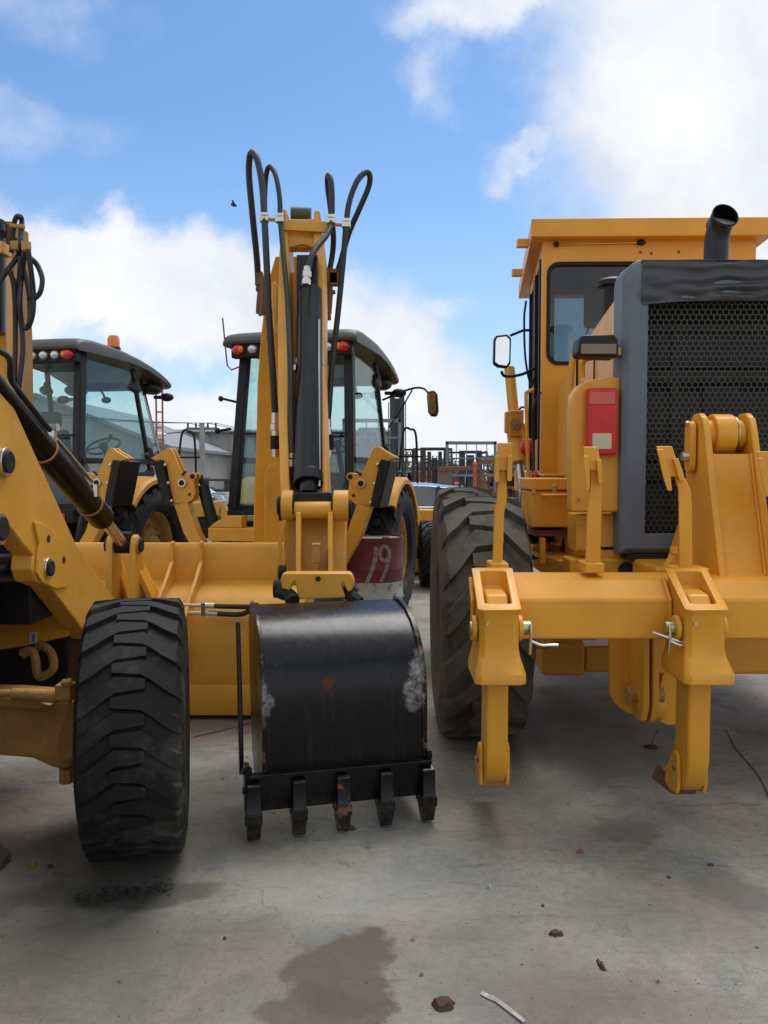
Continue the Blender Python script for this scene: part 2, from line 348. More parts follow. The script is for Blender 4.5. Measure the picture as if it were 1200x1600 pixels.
def node_group_mask(N, L, pos, cx, cy, rx, ry, warp, power=.5):
    """soft irregular patch on the ground for stains and painted shade, 1 inside 0 outside"""
    s = N.new('ShaderNodeVectorMath'); s.operation = 'SUBTRACT'; L.new(pos, s.inputs[0]); s.inputs[1].default_value = (cx, cy, 0)
    m = N.new('ShaderNodeVectorMath'); m.operation = 'MULTIPLY'; L.new(s.outputs[0], m.inputs[0]); m.inputs[1].default_value = (1/rx, 1/ry, 0)
    l = N.new('ShaderNodeVectorMath'); l.operation = 'LENGTH'; L.new(m.outputs[0], l.inputs[0])
    r = N.new('ShaderNodeMapRange'); r.interpolation_type = 'SMOOTHSTEP'; L.new(l.outputs['Value'], r.inputs[0]); r.inputs[1].default_value = 1.0+warp; r.inputs[2].default_value = 1.0-warp
    return r.outputs[0]
def ground_material():
    m = bpy.data.materials.new('stained_concrete'); m.use_nodes = True; nt = m.node_tree; N = nt.nodes; L = nt.links; b = N['Principled BSDF']
    g = N.new('ShaderNodeNewGeometry'); pos = g.outputs['Position']
    def noi(sc, det=8, ro=.6, dist=0, v=None):
        n = N.new('ShaderNodeTexNoise'); n.inputs['Scale'].default_value = sc; n.inputs['Detail'].default_value = det; n.inputs['Roughness'].default_value = ro; n.inputs['Distortion'].default_value = dist
        L.new(v or pos, n.inputs['Vector']); return n
    def ramp(src, *st):
        c = N.new('ShaderNodeValToRGB'); L.new(src, c.inputs[0]); e = c.color_ramp.elements
        e[0].position, e[0].color = st[0][0], (*st[0][1], 1); e[1].position, e[1].color = st[-1][0], (*st[-1][1], 1)
        for p, q in st[1:-1]: e.new(p).color = (*q, 1)
        return c.outputs[0]
    def mix(f, a, c, mode='MIX'):
        x = N.new('ShaderNodeMix'); x.data_type = 'RGBA'; x.blend_type = mode
        if isinstance(f, float): x.inputs[0].default_value = f
        else: L.new(f, x.inputs[0])
        for i, v in ((6, a), (7, c)):
            if isinstance(v, tuple): x.inputs[i].default_value = (*v, 1)
            else: L.new(v, x.inputs[i])
        return x.outputs[2]
    def rng(src, a, bb, c=0., d=1.):
        r = N.new('ShaderNodeMapRange'); L.new(src, r.inputs[0])
        for i, v in enumerate((a, bb, c, d)): r.inputs[i+1].default_value = v
        return r.outputs[0]
    base = ramp(noi(.9, 9, .62, .4).outputs['Fac'], (.30, (.105, .098, .076)), (.43, (.21, .20, .162)), (.55, (.29, .28, .235)), (.70, (.39, .38, .325)))
    tan = noi(1.7, 6, .6, .6); base = mix(rng(tan.outputs['Fac'], .50, .64, 0, .6), base, (.33, .275, .20))
    blue = noi(2.6, 7, .65, .5); base = mix(rng(blue.outputs['Fac'], .53, .62, 0, .6), base, (.165, .182, .18))
    fine = noi(28, 8, .7); base = mix(.75, base, ramp(fine.outputs['Fac'], (.28, (.66, .66, .66)), (.5, (1, 1, 1)), (.72, (1.22, 1.2, 1.16))), 'MULTIPLY')
    gr = noi(170, 4, .6); base = mix(.6, base, ramp(gr.outputs['Fac'], (.34, (.62, .62, .62)), (.5, (1, 1, 1)), (.66, (1.3, 1.28, 1.24))), 'MULTIPLY')
    md_ = noi(3.6, 9, .72, .8); base = mix(rng(md_.outputs['Fac'], .50, .66, 0, .45), base, (.20, .19, .155))
    # dark flecks and scuffs
    fl = noi(7, 10, .75, 1.2); base = mix(rng(fl.outputs['Fac'], .58, .66, 0, .65), base, (.085, .08, .068))
    # long thin scuffs
    mp = N.new('ShaderNodeMapping'); mp.inputs['Rotation'].default_value = (0, 0, R(28)); mp.inputs['Scale'].default_value = (1.2, 7, 1); L.new(pos, mp.inputs[0])
    sc = noi(2.2, 9, .72, .9, mp.outputs[0]); base = mix(rng(sc.outputs['Fac'], .575, .63, 0, .6), base, (.12, .125, .13))
    # warped position for stains and painted shade, each with its own outline
    w = noi(3.2, 6, .62); sb = N.new('ShaderNodeVectorMath'); sb.operation = 'SUBTRACT'; L.new(w.outputs['Color'], sb.inputs[0]); sb.inputs[1].default_value = (.5, .5, .5)
    sl = N.new('ShaderNodeVectorMath'); sl.operation = 'SCALE'; L.new(sb.outputs[0], sl.inputs[0]); sl.inputs['Scale'].default_value = .42
    ad = N.new('ShaderNodeVectorMath'); ad.operation = 'ADD'; L.new(pos, ad.inputs[0]); L.new(sl.outputs[0], ad.inputs[1]); wp = ad.outputs[0]
    def stain_and_shade(px, py, rx, ry, col, amt, warp=.25):
        nonlocal base
        c = G(px, py); k = node_group_mask(N, L, wp, c.x, c.y, rx, ry, warp)
        mm = N.new('ShaderNodeMath'); mm.operation = 'MULTIPLY'; L.new(k, mm.inputs[0]); mm.inputs[1].default_value = amt
        base = mix(mm.outputs[0], base, col)
    stain_and_shade(530, 1520, .17, .22, (.085, .062, .036), .85, .12)
    stain_and_shade(500, 1580, .20, .12, (.088, .066, .040), .8, .15)
    stain_and_shade(590, 1500, .07, .05, (.09, .072, .055), .7, .25)
    stain_and_shade(980, 1300, .16, .10, (.11, .09, .07), .6)
    stain_and_shade(1140, 1390, .16, .14, (.11, .10, .09), .55)
    stain_and_shade(700, 1310, .30, .06, (.13, .12, .11), .25, .5)
    stain_and_shade(850, 1560, .25, .15, (.13, .09, .065), .35, .4)
    stain_and_shade(1010, 1560, .3, .1, (.15, .12, .09), .4, .4)
    stain_and_shade(200, 1540, .75, .32, (.12, .105, .08), .5, .5)  # left ground: dirt plus the near backhoe's shade, painted in
    stain_and_shade(60, 1440, .5, .4, (.10, .088, .066), .45, .5)  # more dirt and painted machine shade towards the left edge
    stain_and_shade(1120, 1440, .35, .22, (.14, .125, .105), .4, .5)
    stain_and_shade(760, 1500, .3, .2, (.16, .15, .14), .3, .5)
    stain_and_shade(230, 1400, .25, .10, (.05, .048, .038), .75, .3)
    stain_and_shade(100, 1400, .25, .09, (.06, .055, .045), .6, .4)
    stain_and_shade(560, 1390, .5, .2, (.33, .325, .305), .35, .5)
    stain_and_shade(600, 1230, .6, .5, (.16, .15, .135), .35, .5)
    stain_and_shade(210, 1310, .5, .55, (.06, .054, .043), .65, .5)  # dirt around the near tyre with the shade there painted darker
    stain_and_shade(520, 1240, .45, .14, (.10, .09, .075), .5, .5)
    stain_and_shade(330, 1140, .4, .3, (.19, .13, .09), .4, .5)
    stain_and_shade(880, 1140, .5, .7, (.075, .07, .062), .6, .5)
    vo = N.new('ShaderNodeTexVoronoi'); vo.feature = 'DISTANCE_TO_EDGE'; vo.inputs['Scale'].default_value = .42; L.new(wp, vo.inputs['Vector'])
    base = mix(rng(vo.outputs['Distance'], .002, .0005, 0, .35), base, (.05, .048, .045))
    L.new(base, b.inputs['Base Color'])
    L.new(rng(noi(2, 6).outputs['Fac'], .35, .7, .62, .92), b.inputs['Roughness'])
    n3 = noi(45, 8, .7); n4 = noi(4, 5)
    md = N.new('ShaderNodeMath'); md.operation = 'MULTIPLY_ADD'; L.new(n4.outputs['Fac'], md.inputs[0]); md.inputs[1].default_value = 2.2; L.new(n3.outputs['Fac'], md.inputs[2])
    bp = N.new('ShaderNodeBump'); bp.inputs['Strength'].default_value = .6; bp.inputs['Distance'].default_value = .008; L.new(md.outputs[0], bp.inputs['Height']); L.new(bp.outputs[0], b.inputs['Normal'])
    return m

# ------------------------------------------------------------------ ground
g = MB(); nn = 24
g.add([(-900, -300, 0), (900, -300, 0), (900, 1500, 0), (-900, 1500, 0)], [(0, 1, 2, 3)])
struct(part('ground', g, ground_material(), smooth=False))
# sealed joints between the concrete slabs
def joint(p, w=.012):
    m = MB()
    for i in range(len(p)-1):
        a, b_ = V(p[i]), V(p[i+1]); t = (b_-a).normalized(); s_ = V((t.y, -t.x, 0)); n = max(2, int((b_-a).length/.15)); vs = []; fs = []
        for k in range(n+1):
            q = a.lerp(b_, k/n); wj = w*(.4+.9*noise.noise(q*4)**2+.4*random.random()); off = s_*(noise.noise(q*2)*.03)
            vs += [q+off-s_*wj/2, q+off+s_*wj/2]
        for k in range(n): fs.append((2*k, 2*k+1, 2*k+3, 2*k+2))
        m.add(vs, fs)
    for v in m.v: v.z = .004
    return struct(part('slab_joint', m, M['moss'], smooth=False))
joint([G(1128, 1140), G(1165, 1190), G(1200, 1246), G(1235, 1300)], .012)
joint([G(300, 1152), G(345, 1142), G(400, 1128)], .014)

# ------------------------------------------------------------------ wheels
def tyre_mb(c, fwd, r, w, nl, lh, rim_r, lug=.56, dq=.9, flat=.12, cl=.8):
    """fwd: horizontal unit vector the wheel rolls along"""
    c = V(c); up = V((0, 0, 1)); back = -V(fwd).normalized(); ax = back.cross(up).normalized()
    m = MB(); R0 = r-lh; h = w/2
    def crown(a):
        t = abs(a)/h
        return R0-(.018*r)*t*t-(.05*r)*max(0, t-.86)/.14
    prof = [(-h*.62, rim_r), (-h*.86, rim_r+.04*r), (-h*1.0, rim_r+(R0-rim_r)*.45), (-h*.98, rim_r+(R0-rim_r)*.72), (-h*.93, R0-.07*r)]
    top = [(a*h, crown(a*h)) for a in (-.86, -.6, -.3, 0, .3, .6, .86)]
    prof = prof+top+[(-a, q) for a, q in reversed(prof)]
    m.lathe(prof, c, ax, n=72)
    pitch = 2*math.pi/nl; d = pitch*dq
    def pt(a, th, q): return c+ax*a+(up*math.cos(th)+back*math.sin(th))*q
    for s in (-1, 1):
        for k in range(nl):
            th0 = k*pitch+(0 if s > 0 else pitch/2)
            path = [(-flat*w, 0, 0), (flat*.75*w, 0, 0), (.20*w, .28*d, 0), (.32*w, .76*d, 0), (.425*w, 1.08*d, 0), (.462*w, 1.2*d, 1), (.478*w, 1.28*d, 2)]
            secs = []
            for (a, off, dn) in path:
                wl = pitch*lug*(cl if a < .1*w else 1)*(.9 if dn else 1); ro = crown(a)+lh-(.003 if dn == 0 else [0, .028*r, .10*r][dn]); ri = (crown(a)-.01) if dn == 0 else ro-.06*r
                aa = a*s; inn = -.03*w*s if dn else 0; o2 = 0
                tt = th0+off; tp = .12*wl
                secs.append([pt(aa+inn, tt-wl/2, ri), pt(aa+o2, tt-wl/2+tp, ro), pt(aa+o2, tt+wl/2-tp, ro), pt(aa+inn, tt+wl/2, ri)])
            m.loft(secs)
    return m, ax
def wheel(parent, c, fwd, r, w, nl, lh, rim_r, side, mt, rimmat, **k):
    """side = +1 when the outer face is on the right of fwd"""
    c = V(c); tm, ax = tyre_mb(c, fwd, r, w, nl, lh, rim_r, **k); right = V(fwd).cross(V((0, 0, 1))).normalized()*side; h = w/2
    hub = MB(); hub.lathe([(h*.15, rim_r*.98), (h*.18, rim_r*.55), (h*.42, rim_r*.46), (h*.42, rim_r*.3), (h*.6, rim_r*.28), (h*.62, .001)], c, right, 32)
    for i in range(8):
        th = i*math.pi/4; q = c+(V((0, 0, 1))*math.cos(th)+V(fwd)*math.sin(th))*rim_r*.62+right*h*.16; hub.cyl(q, q+right*.03, .014, n=6)
    wh = part('wheel', hub, rimmat, parent)
    part('tyre', tm, mt, wh)
    rm = MB(); rm.lathe([(-h*.66, rim_r*1.04), (-h*.62, rim_r*.97), (-h*.3, rim_r*.9), (h*.1, rim_r*.88), (h*.5, rim_r*.93), (h*.62, rim_r*1.0), (h*.68, rim_r*1.05), (h*.66, rim_r*1.08)], c, right, 40)
    part('rim', rm, rimmat, wh)
    return wh

def fwdv(yaw): return V((math.sin(R(yaw)), math.cos(R(yaw)), 0))
def rect_sec(pxl, pxr, py, Y, dep):
    a = P(pxl, py, Y); b = P(pxr, py, Y); return [a, b, b+V((0, dep, 0)), a+V((0, dep, 0))]
def pin(p, ax, L_, r, parent, name='pin', m='steel', head=1.35):
    ax = V(ax).normalized(); q = MB(); q.cyl(V(p)-ax*L_/2, V(p)+ax*L_/2, r, n=24); q.cyl(V(p)-ax*(L_/2+.012), V(p)-ax*(L_/2-.004), r*head, n=6)
    return part(name, q, M[m], parent, bevel=.002)

# ------------------------------------------------------------------ backhoe loaders seen from the rear
GRP = 'yellow backhoe loaders parked in the yard'
def backhoe(loc, yaw, label, stab_dx=0, beacon=False, mirror=True, bucket=True, lamps=3, steer=-14):
    t = thing('backhoe_loader', label, 'backhoe loader', loc, yaw, GRP)
    CABP = ('rear_post door_post front_post sill_rail door_frame side_window quarter_window lower_window window_hinge front_work_lamp rear_window rear_window_frame windscreen cab_roof lamp_header brake_lamp indicator_lamp rear_work_lamp roof_vent aerial door_handle mirror_arm mirror mirror_glass bumper tail_reflector tail_lamp').split()
    def pl(name, mb, m, par=None, **k):
        if name in CABP: mb.v = [V((v.x*.87, v.y, v.z)) for v in mb.v]
        return part(name, mb, M[m], par or t, world=False, **k)
    # frame
    m = MB(); m.bx((-.38, -.35, .55), (.38, 3.3, .92)); pl('chassis', m, 'plast', bevel=.01)
    m = MB(); m.bx((-.62, -.62, .62), (.62, -.40, .80)); m.bx((-.62, -.62, .86), (.62, -.42, .98)); m.bx((-.60, -.60, .8), (-.5, -.44, .86)); m.bx((.5, -.60, .8), (.6, -.44, .86))
    m.prism([(-.62, -.60, .982), (-.30, -.60, .982), (-.30, -.60, 1.09), (-.44, -.60, 1.09), (-.56, -.60, 1.03)], (0, .12, 0)); pl('rear_frame', m, 'by', bevel=.008)
    m = MB(); m.bx((-.7, -.22, .98), (.7, -.06, 1.12)); pl('bumper', m, 'plast', bevel=.01)
    for s in (-1, 1):
        m = MB(); m.bx((s*.60, -.235, 1.02), (s*.49, -.2, 1.075)); pl('tail_reflector', m, 'red', bevel=.004)
        m = MB(); m.bx((s*.46, -.235, 1.02), (s*.38, -.2, 1.075)); pl('tail_lamp', m, 'lens', bevel=.004)
    # cab frame
    def post(name, a, b, w=.09, d=.1):
        m = MB(); m.bar(a, b, w, d, up=(0, 1, 0)); return pl(name, m, 'plast', bevel=.015)
    for s in (-1, 1):
        post('rear_post', (s*.675, -.12, 1.05), (s*.60, .08, 2.7), .10, .11)
        post('door_post', (s*.70, 1.26, 1.5), (s*.63, 1.01, 2.64), .05, .06)
        post('front_post', (s*.60, 1.74, 1.45), (s*.50, 1.38, 2.58), .035, .045)
        m = MB(); m.bar((s*.69, -.06, 1.60), (s*.705, 1.3, 1.60), .05, .06); m.bar((s*.705, 1.3, 1.6), (s*.60, 1.76, 1.52), .05, .06); pl('sill_rail', m, 'plast', bevel=.01)
        m = MB(); m.prism([(s*.69, -.1, 1.04), (s*.69, .55, 1.04), (s*.69, 1.3, 1.5), (s*.69, 1.34, 1.56), (s*.69, .35, 1.06)], (0, 0, 0.0)) if False else m.bar((s*.69, .30, 1.06), (s*.69, 1.34, 1.50), .05, .1); m.bar((s*.69, -.1, 1.06), (s*.69, .32, 1.06), .05, .1); pl('door_frame', m, 'plast', bevel=.01)
        # glass
        a, b_, c_, d_ = V((s*.695, .0, 1.62)), V((s*.70, 1.24, 1.62)), V((s*.632, .99, 2.60)), V((s*.612, .14, 2.64))
        m = MB(); m.prism([a, b_, c_, d_], (s*-.008, 0, 0)); pl('side_window', m, 'glass', smooth=False)
        m = MB(); m.prism([(s*.70, 1.30, 1.62), (s*.605, 1.74, 1.55), (s*.505, 1.40, 2.55), (s*.635, 1.05, 2.60)], (s*-.008, 0, 0)); pl('quarter_window', m, 'glass', smooth=False)
        m = MB(); m.prism([(s*.695, -.05, 1.1), (s*.695, .3, 1.1), (s*.695, 1.15, 1.5), (s*.695, 1.2, 1.57), (s*.695, -.0, 1.57)], (s*-.008, 0, 0)); pl('lower_window', m, 'glass', smooth=False)
        for z, y, x in ((2.42, 1.03, .66), (1.66, 1.24, .72)):
            m = MB(); m.ball((s*x, y, z), (.03, .13, .055)); m.ball((s*x, y, z+.03), (.035, .05, .08)); pl('window_hinge', m, 'plast')
        # work light / antenna bracket
        m = MB(); m.cyl((s*.62, 1.5, 2.36), (s*.74, 1.52, 2.36), .02); m.ball((s*.80, 1.52, 2.36), (.10, .05, .05)); pl('front_work_lamp', m, 'plast')
    m = MB(); m.prism([(-.62, -.08, 1.14), (.62, -.08, 1.14), (.56, .085, 2.58), (-.56, .085, 2.58)], (0, .008, 0)); pl('rear_window', m, 'glass', smooth=False)
    m = MB(); m.bar((-.62, -.085, 1.85), (.62, -.085, 1.85), .02, .02); m.bar((-.65, -.11, 1.14), (.65, -.11, 1.14), .05, .05); pl('rear_window_frame', m, 'plast')
    m = MB(); m.prism([(-.58, 1.75, 1.55), (.58, 1.75, 1.55), (.5, 1.42, 2.5), (-.5, 1.42, 2.5)], (0, -.008, 0)); pl('windscreen', m, 'glass', smooth=False)
    # roof
    prof = [(-.16, 2.70), (-.175, 2.725), (-.165, 2.76), (-.12, 2.80), (-.04, 2.82), (.1, 2.83), (.4, 2.82), (.7, 2.80), (1.0, 2.755), (1.25, 2.70), (1.45, 2.635), (1.6, 2.565), (1.70, 2.50), (1.71, 2.465), (1.64, 2.47), (1.45, 2.545), (1.2, 2.63), (.8, 2.69), (.4, 2.70), (.0, 2.70)]
    m = MB(); secs = []
    for x, sc in ((-.76, .72), (-.745, .86), (-.71, .94), (-.62, .985), (-.4, 1.005), (0, 1.012), (.4, 1.005), (.62, .985), (.71, .94), (.745, .86), (.76, .72)):
        secs.append([V((x, .78+(y-.78)*(.97+.03*sc), 2.62+(z-2.62)*sc)) for y, z in prof])
    m.loft(secs); pl('cab_roof', m, 'roof', bevel=.006)
    m = MB(); m.bx((-.69, -.12, 2.57), (.69, -.02, 2.73)); pl('lamp_header', m, 'plast', bevel=.02)
    for s in (-1, 1):
        m = MB(); m.ball((s*.60, -.13, 2.648), (.068, .04, .052), 16, 10); pl('brake_lamp', m, 'red')
        m = MB(); m.ball((s*.555, -.150, 2.648), (.03, .03, .035)); pl('indicator_lamp', m, 'amber')
        for k in range(lamps):
            x = s*(.43-.15*k)
            if k == lamps-1 and x*s < .1: continue
            m = MB(); m.ball((x, -.13, 2.648), (.058, .04, .045), 16, 10); pl('rear_work_lamp', m, 'lens')
        m = MB(); m.bx((s*.52, .9, 2.54), (s*.70, 1.66, 2.44)) if False else m.ball((s*.58, 1.5, 2.46), (.13, .18, .07)); pl('roof_vent', m, 'plast')
    if beacon:
        m = MB(); m.cyl((.45, .8, 2.78), (.45, .8, 2.85), .075); q = pl('beacon_base', m, 'plast')
        m = MB(); m.lathe([(0, .068), (.09, .066), (.125, .05), (.13, .001)], (.45, .8, 2.85), (0, 0, 1), 20); pl('beacon_lens', m, 'amber', q)
    m = MB(); m.tube([(-.60, -.06, 2.50), (-.68, -.12, 2.46), (-.72, -.14, 2.50), (-.765, -.15, 2.95)], .008, smooth=False); pl('aerial', m, 'rusty')
    m = MB(); m.tube([(-.7, -.1, 1.9), (-.82, -.14, 1.88)], .014, smooth=False); m.ball((-.84, -.14, 1.88), .03); m.tube([(-.66, -.06, 2.16), (-.80, -.10, 2.19)], .012, smooth=False); m.ball((-.82, -.1, 2.19), .028); pl('door_handle', m, 'plast')
    if mirror:
        m = MB(); m.tube([(.6, 1.45, 2.28), (.95, 1.5, 2.40), (1.13, 1.5, 2.40), (1.22, 1.48, 2.3)], .012); m.tube([(.64, 1.6, 1.98), (.80, 1.55, 2.15), (.98, 1.5, 2.39)], .010, smooth=False); q = pl('mirror_arm', m, 'plast')
        m = MB(); m.prism([(1.17, 1.47, 2.32), (1.20, 1.46, 2.37), (1.27, 1.46, 2.375), (1.31, 1.45, 2.33), (1.325, 1.45, 2.15), (1.30, 1.45, 2.09), (1.23, 1.45, 2.09), (1.19, 1.46, 2.14)], (0, .05, 0)); q2 = pl('mirror', m, 'plast', q, bevel=.012)
        m = MB(); m.prism([(1.19, 1.445, 2.31), (1.21, 1.444, 2.35), (1.265, 1.443, 2.355), (1.29, 1.443, 2.32), (1.303, 1.443, 2.16), (1.29, 1.443, 2.12), (1.235, 1.443, 2.12), (1.205, 1.444, 2.16)], (0, -.004, 0)); pl('mirror_glass', m, 'mirrord', q, smooth=False)
    m = MB(); m.tube([(.62, 1.9, 1.5), (.66, 1.95, 1.95), (.74, 1.97, 1.98), (.80, 2.0, 1.9), (.82, 2.0, 1.35)], .014); m.bar((.6, 1.95, 1.66), (.9, 1.95, 1.66), .02, .02); pl('grab_rail', m, 'plast')
    # interior
    m = MB(); m.bx((-.55, 0, 1.0), (.55, 1.6, 1.06)); m.bx((-.45, 1.35, 1.06), (.45, 1.65, 1.48)); m.bx((.30, .3, 1.06), (.5, 1.2, 1.40)); pl('cab_floor', m, 'plast', bevel=.02)
    m = MB(); m.bx((-.22, .45, 1.2), (.22, .92, 1.34)); m.prism([(-.22, .45, 1.3), (.22, .45, 1.3), (.2, .36, 1.93), (-.2, .36, 1.93)], (0, -.1, 0)); m.bx((-.12, .26, 1.95), (.12, .35, 2.12)); pl('driver_seat', m, 'seat', bevel=.04, seg=3)
    m = MB(); c0 = V((.1, 1.12, 1.78)); axs = V((0, -.5, .86)).normalized(); u = V((1, 0, 0)); w = axs.cross(u)
    m.tube([c0+(u*math.cos(a)+w*math.sin(a))*.19 for a in [i*math.pi/8 for i in range(17)]], .014, smooth=False); m.cyl(c0-axs*.02, c0+axs*.03, .05)
    for a in (90, 210, 330): m.tube([c0, c0+(u*math.cos(R(a))+w*math.sin(R(a)))*.19], .01, smooth=False)
    m.tube([c0, c0-axs*.45], .03, smooth=False); m.ball(c0+w*.19+axs*.03, .025); pl('steering_wheel', m, 'plast')
    m = MB(); m.bx((-.2, 1.1, 2.42), (.35, 1.2, 2.5)); m.tube([(.45, .5, 2.4), (.45, .62, 2.28)], .012, smooth=False); m.ball((.45, .64, 2.26), (.06, .03, .035)); m.tube([(.5, .1, 1.3), (.48, .15, 1.75)], .012, smooth=False); m.ball((.48, .15, 1.78), .035)
    m.tube([(-.3, .1, 1.3), (-.28, .12, 1.7)], .012, smooth=False); m.ball((-.28, .12, 1.72), .03); m.tube([(.2, .1, 1.3), (.18, .12, 1.7)], .012, smooth=False); m.ball((.18, .12, 1.72), .03); pl('control_lever', m, 'plast')
    # hood, loader arms, bucket
    m = MB(); m.prism([(-.4, 1.85, .9), (-.4, 1.85, 1.40), (-.4, 2.4, 1.38), (-.4, 3.2, 1.2), (-.4, 3.35, .9)], (.8, 0, 0)); pl('engine_hood', m, 'by', bevel=.05, seg=3)
    for s in (-1, 1):
        m = MB(); m.bar((s*.55, 1.9, 1.0), (s*.55, 3.2, .98), .08, .2); m.bar((s*.55, 3.15, 1.0), (s*.55, 3.9, .45), .08, .2); pl('loader_arm', m, 'by', bevel=.01)
        wheel(t, (0, 0, 0), V((0, 1, 0)), .1, .1, 4, .01, .05, s, M['tyre'], M['byd']) if False else None
    if bucket:
        bp_ = [(4.0, .96), (3.94, .94), (3.94, .72), (3.84, .5), (3.86, .22), (3.98, .05), (4.65, .03), (4.65, .05), (4.0, .08), (3.9, .25), (3.88, .5), (3.98, .7), (4.0, .92)]
        m = MB(); m.prism([(-1.15, y, z) for y, z in bp_], (2.3, 0, 0)); 
        for s in (-1.15, 1.13): m.prism([(s, 3.95, .95), (s, 3.86, .5), (s, 3.9, .2), (s, 4.0, .05), (s, 4.6, .05), (s, 4.3, .6)], (.02, 0, 0))
        for x in (-.7, -.45, .45, .7, .95): m.prism([(x, 3.93, .95), (x, 3.80, .6), (x, 3.82, .3), (x, 3.9, .2), (x, 3.95, .7)], (.02, 0, 0))
        pl('loader_bucket', m, 'by', bevel=.008)
    # fenders and wheels (built through the world matrix)
    Mw = ROOTM[t.name].inverted()
    def W(p): return Mw @ V(p)
    f = fwdv(yaw); rt = V((f.y, -f.x, 0))
    for s in (-1, 1):
        c = W((s*.69, 1.0, .66))
        m = MB(); m.lathe([(s*-.26, .70), (s*-.26, .78), (s*.18, .77), (s*.205, .745), (s*.205, .70), (s*.19, .70), (s*.17, .745), (s*-.22, .755), (s*-.24, .70)], c, rt, 28, -66, 50); part('fender', m, M['by'], t)
        m = MB(); m.bx((s*.58, .5, .95), (s*.53, 1.75, 1.35)); pl('wheel_well', m, 'plast', bevel=.02)
        wheel(t, c, f, .66, .42, 18, .035, .38, s, M['tyre'], M['byd'])
        sf = fwdv(yaw+steer)
        wheel(t, W((s*.80, 3.0, .43)), sf, .43, .29, 20, .022, .24, s, M['tyre'], M['by'])
    m = MB(); m.bar((-.8, 3.05, .43), (.8, 3.05, .43), .14, .16); m.bar((-.8, 1.05, .66), (.8, 1.05, .66), .2, .22); pl('axle', m, 'plast', bevel=.02)
    # stabilisers
    for s in (-1, 1):
        dx = stab_dx[0 if s < 0 else 1]
        def Q(x, z, y=-.55): return V((s*(x+dx), y, z))
        def arc(cx, cz, r, a0, a1, n=6): return [(cx+r*math.cos(R(a0+(a1-a0)*i/n)), cz+r*math.sin(R(a0+(a1-a0)*i/n))) for i in range(n+1)]
        outl = arc(1.045, 1.66, .048, 150, 30)+[(1.22, 1.61), (1.06, 1.56), (1.0, 1.20)]
        for i in range(4): x0 = .985-.045*i; outl += [(x0, 1.165+.012*i), (x0-.022, 1.185+.012*i)]
        outl += [(.80, 1.23), (.775, 1.30), (.79, 1.40)]+arc(.80, 1.445, .036, 250, 90)+[(.90, 1.46)]
        m = MB(); m.prism([Q(x, z) for x, z in outl], (0, .035, 0)); m.prism([Q(x, z, -.47) for x, z in outl], (0, .03, 0)); st = pl('stabiliser_foot', m, 'by', bevel=.004)
        m = MB(); m.prism([Q(1.085, 1.60, -.60), Q(1.175, 1.585, -.60), Q(1.075, 1.17, -.60), Q(.985, 1.19, -.60)], (0, .36, 0)); pl('rubber_pad', m, 'plast', st, bevel=.012)
        for k in range(3): m = MB(); m.ball(Q(1.055-.03*k, 1.55-.165*k, -.585), .016); pl('bolt', m, 'steel', st)
        m = MB(); m.cyl(Q(.90, 1.385, -.57), Q(.90, 1.385, -.40), .042); pl('pin_bushing', m, 'steel', st, bevel=.004)
        m = MB(); m.cyl(Q(.90, 1.385, -.574), Q(.90, 1.385, -.39), .026); m.cyl(Q(.80, 1.445, -.556), Q(.80, 1.445, -.4), .022); m.cyl(Q(.83, 1.28, -.554), Q(.83, 1.28, -.4), .014); m.cyl(Q(.86, 1.52-.03, -.554), Q(.9, 1.46, -.56), .01); pl('pin', m, 'dark', st)
        m = MB(); m.prism([Q(.865, 1.22), Q(.995, 1.2), Q(.90, .93), Q(.72, .62), Q(.55, .62), Q(.76, .93)], (0, .11, 0)); pl('stabiliser_leg', m, 'by', bevel=.006)
        m = MB(); m.cyl(Q(.76, 1.36, -.42), Q(.60, .78, -.42), .055, n=24); m.cyl(Q(.76, 1.36, -.42), Q(.785, 1.45, -.42), .025); pl('stabiliser_cylinder', m, 'cylb')
    # brackets of loader linkage by the hood
    m = MB()
    for k in range(3): m.tube([(.55+.03*k, 1.9, 1.15), (.58+.03*k, 1.92, 1.42-.03*k), (.66+.03*k, 1.92, 1.45-.03*k), (.72+.03*k, 1.95, 1.1)], .014)
    pl('loader_hose', m, 'hose')
    return t

YB, YC = 13, 14
M['cyla'] = mat('near_cylinder_black', (.004, .004, .005), .30, var=.2, spec=.12)
M['mirrord'] = mat('dull_mirror_glass', (.16, .14, .12), .08, metal=.9, var=.6, vscale=25)
mc = backhoe((-3.60, 8.55, 0), YC, 'yellow backhoe loader at the left with an orange beacon on its dark cab roof', stab_dx=(.2, .2), beacon=True, mirror=False, bucket=False)
mb_ = backhoe((-.855, 8.0, 0), YB, 'yellow backhoe loader in the middle, digging arm raised and black bucket on the ground', lamps=1, stab_dx=(0, -.1))

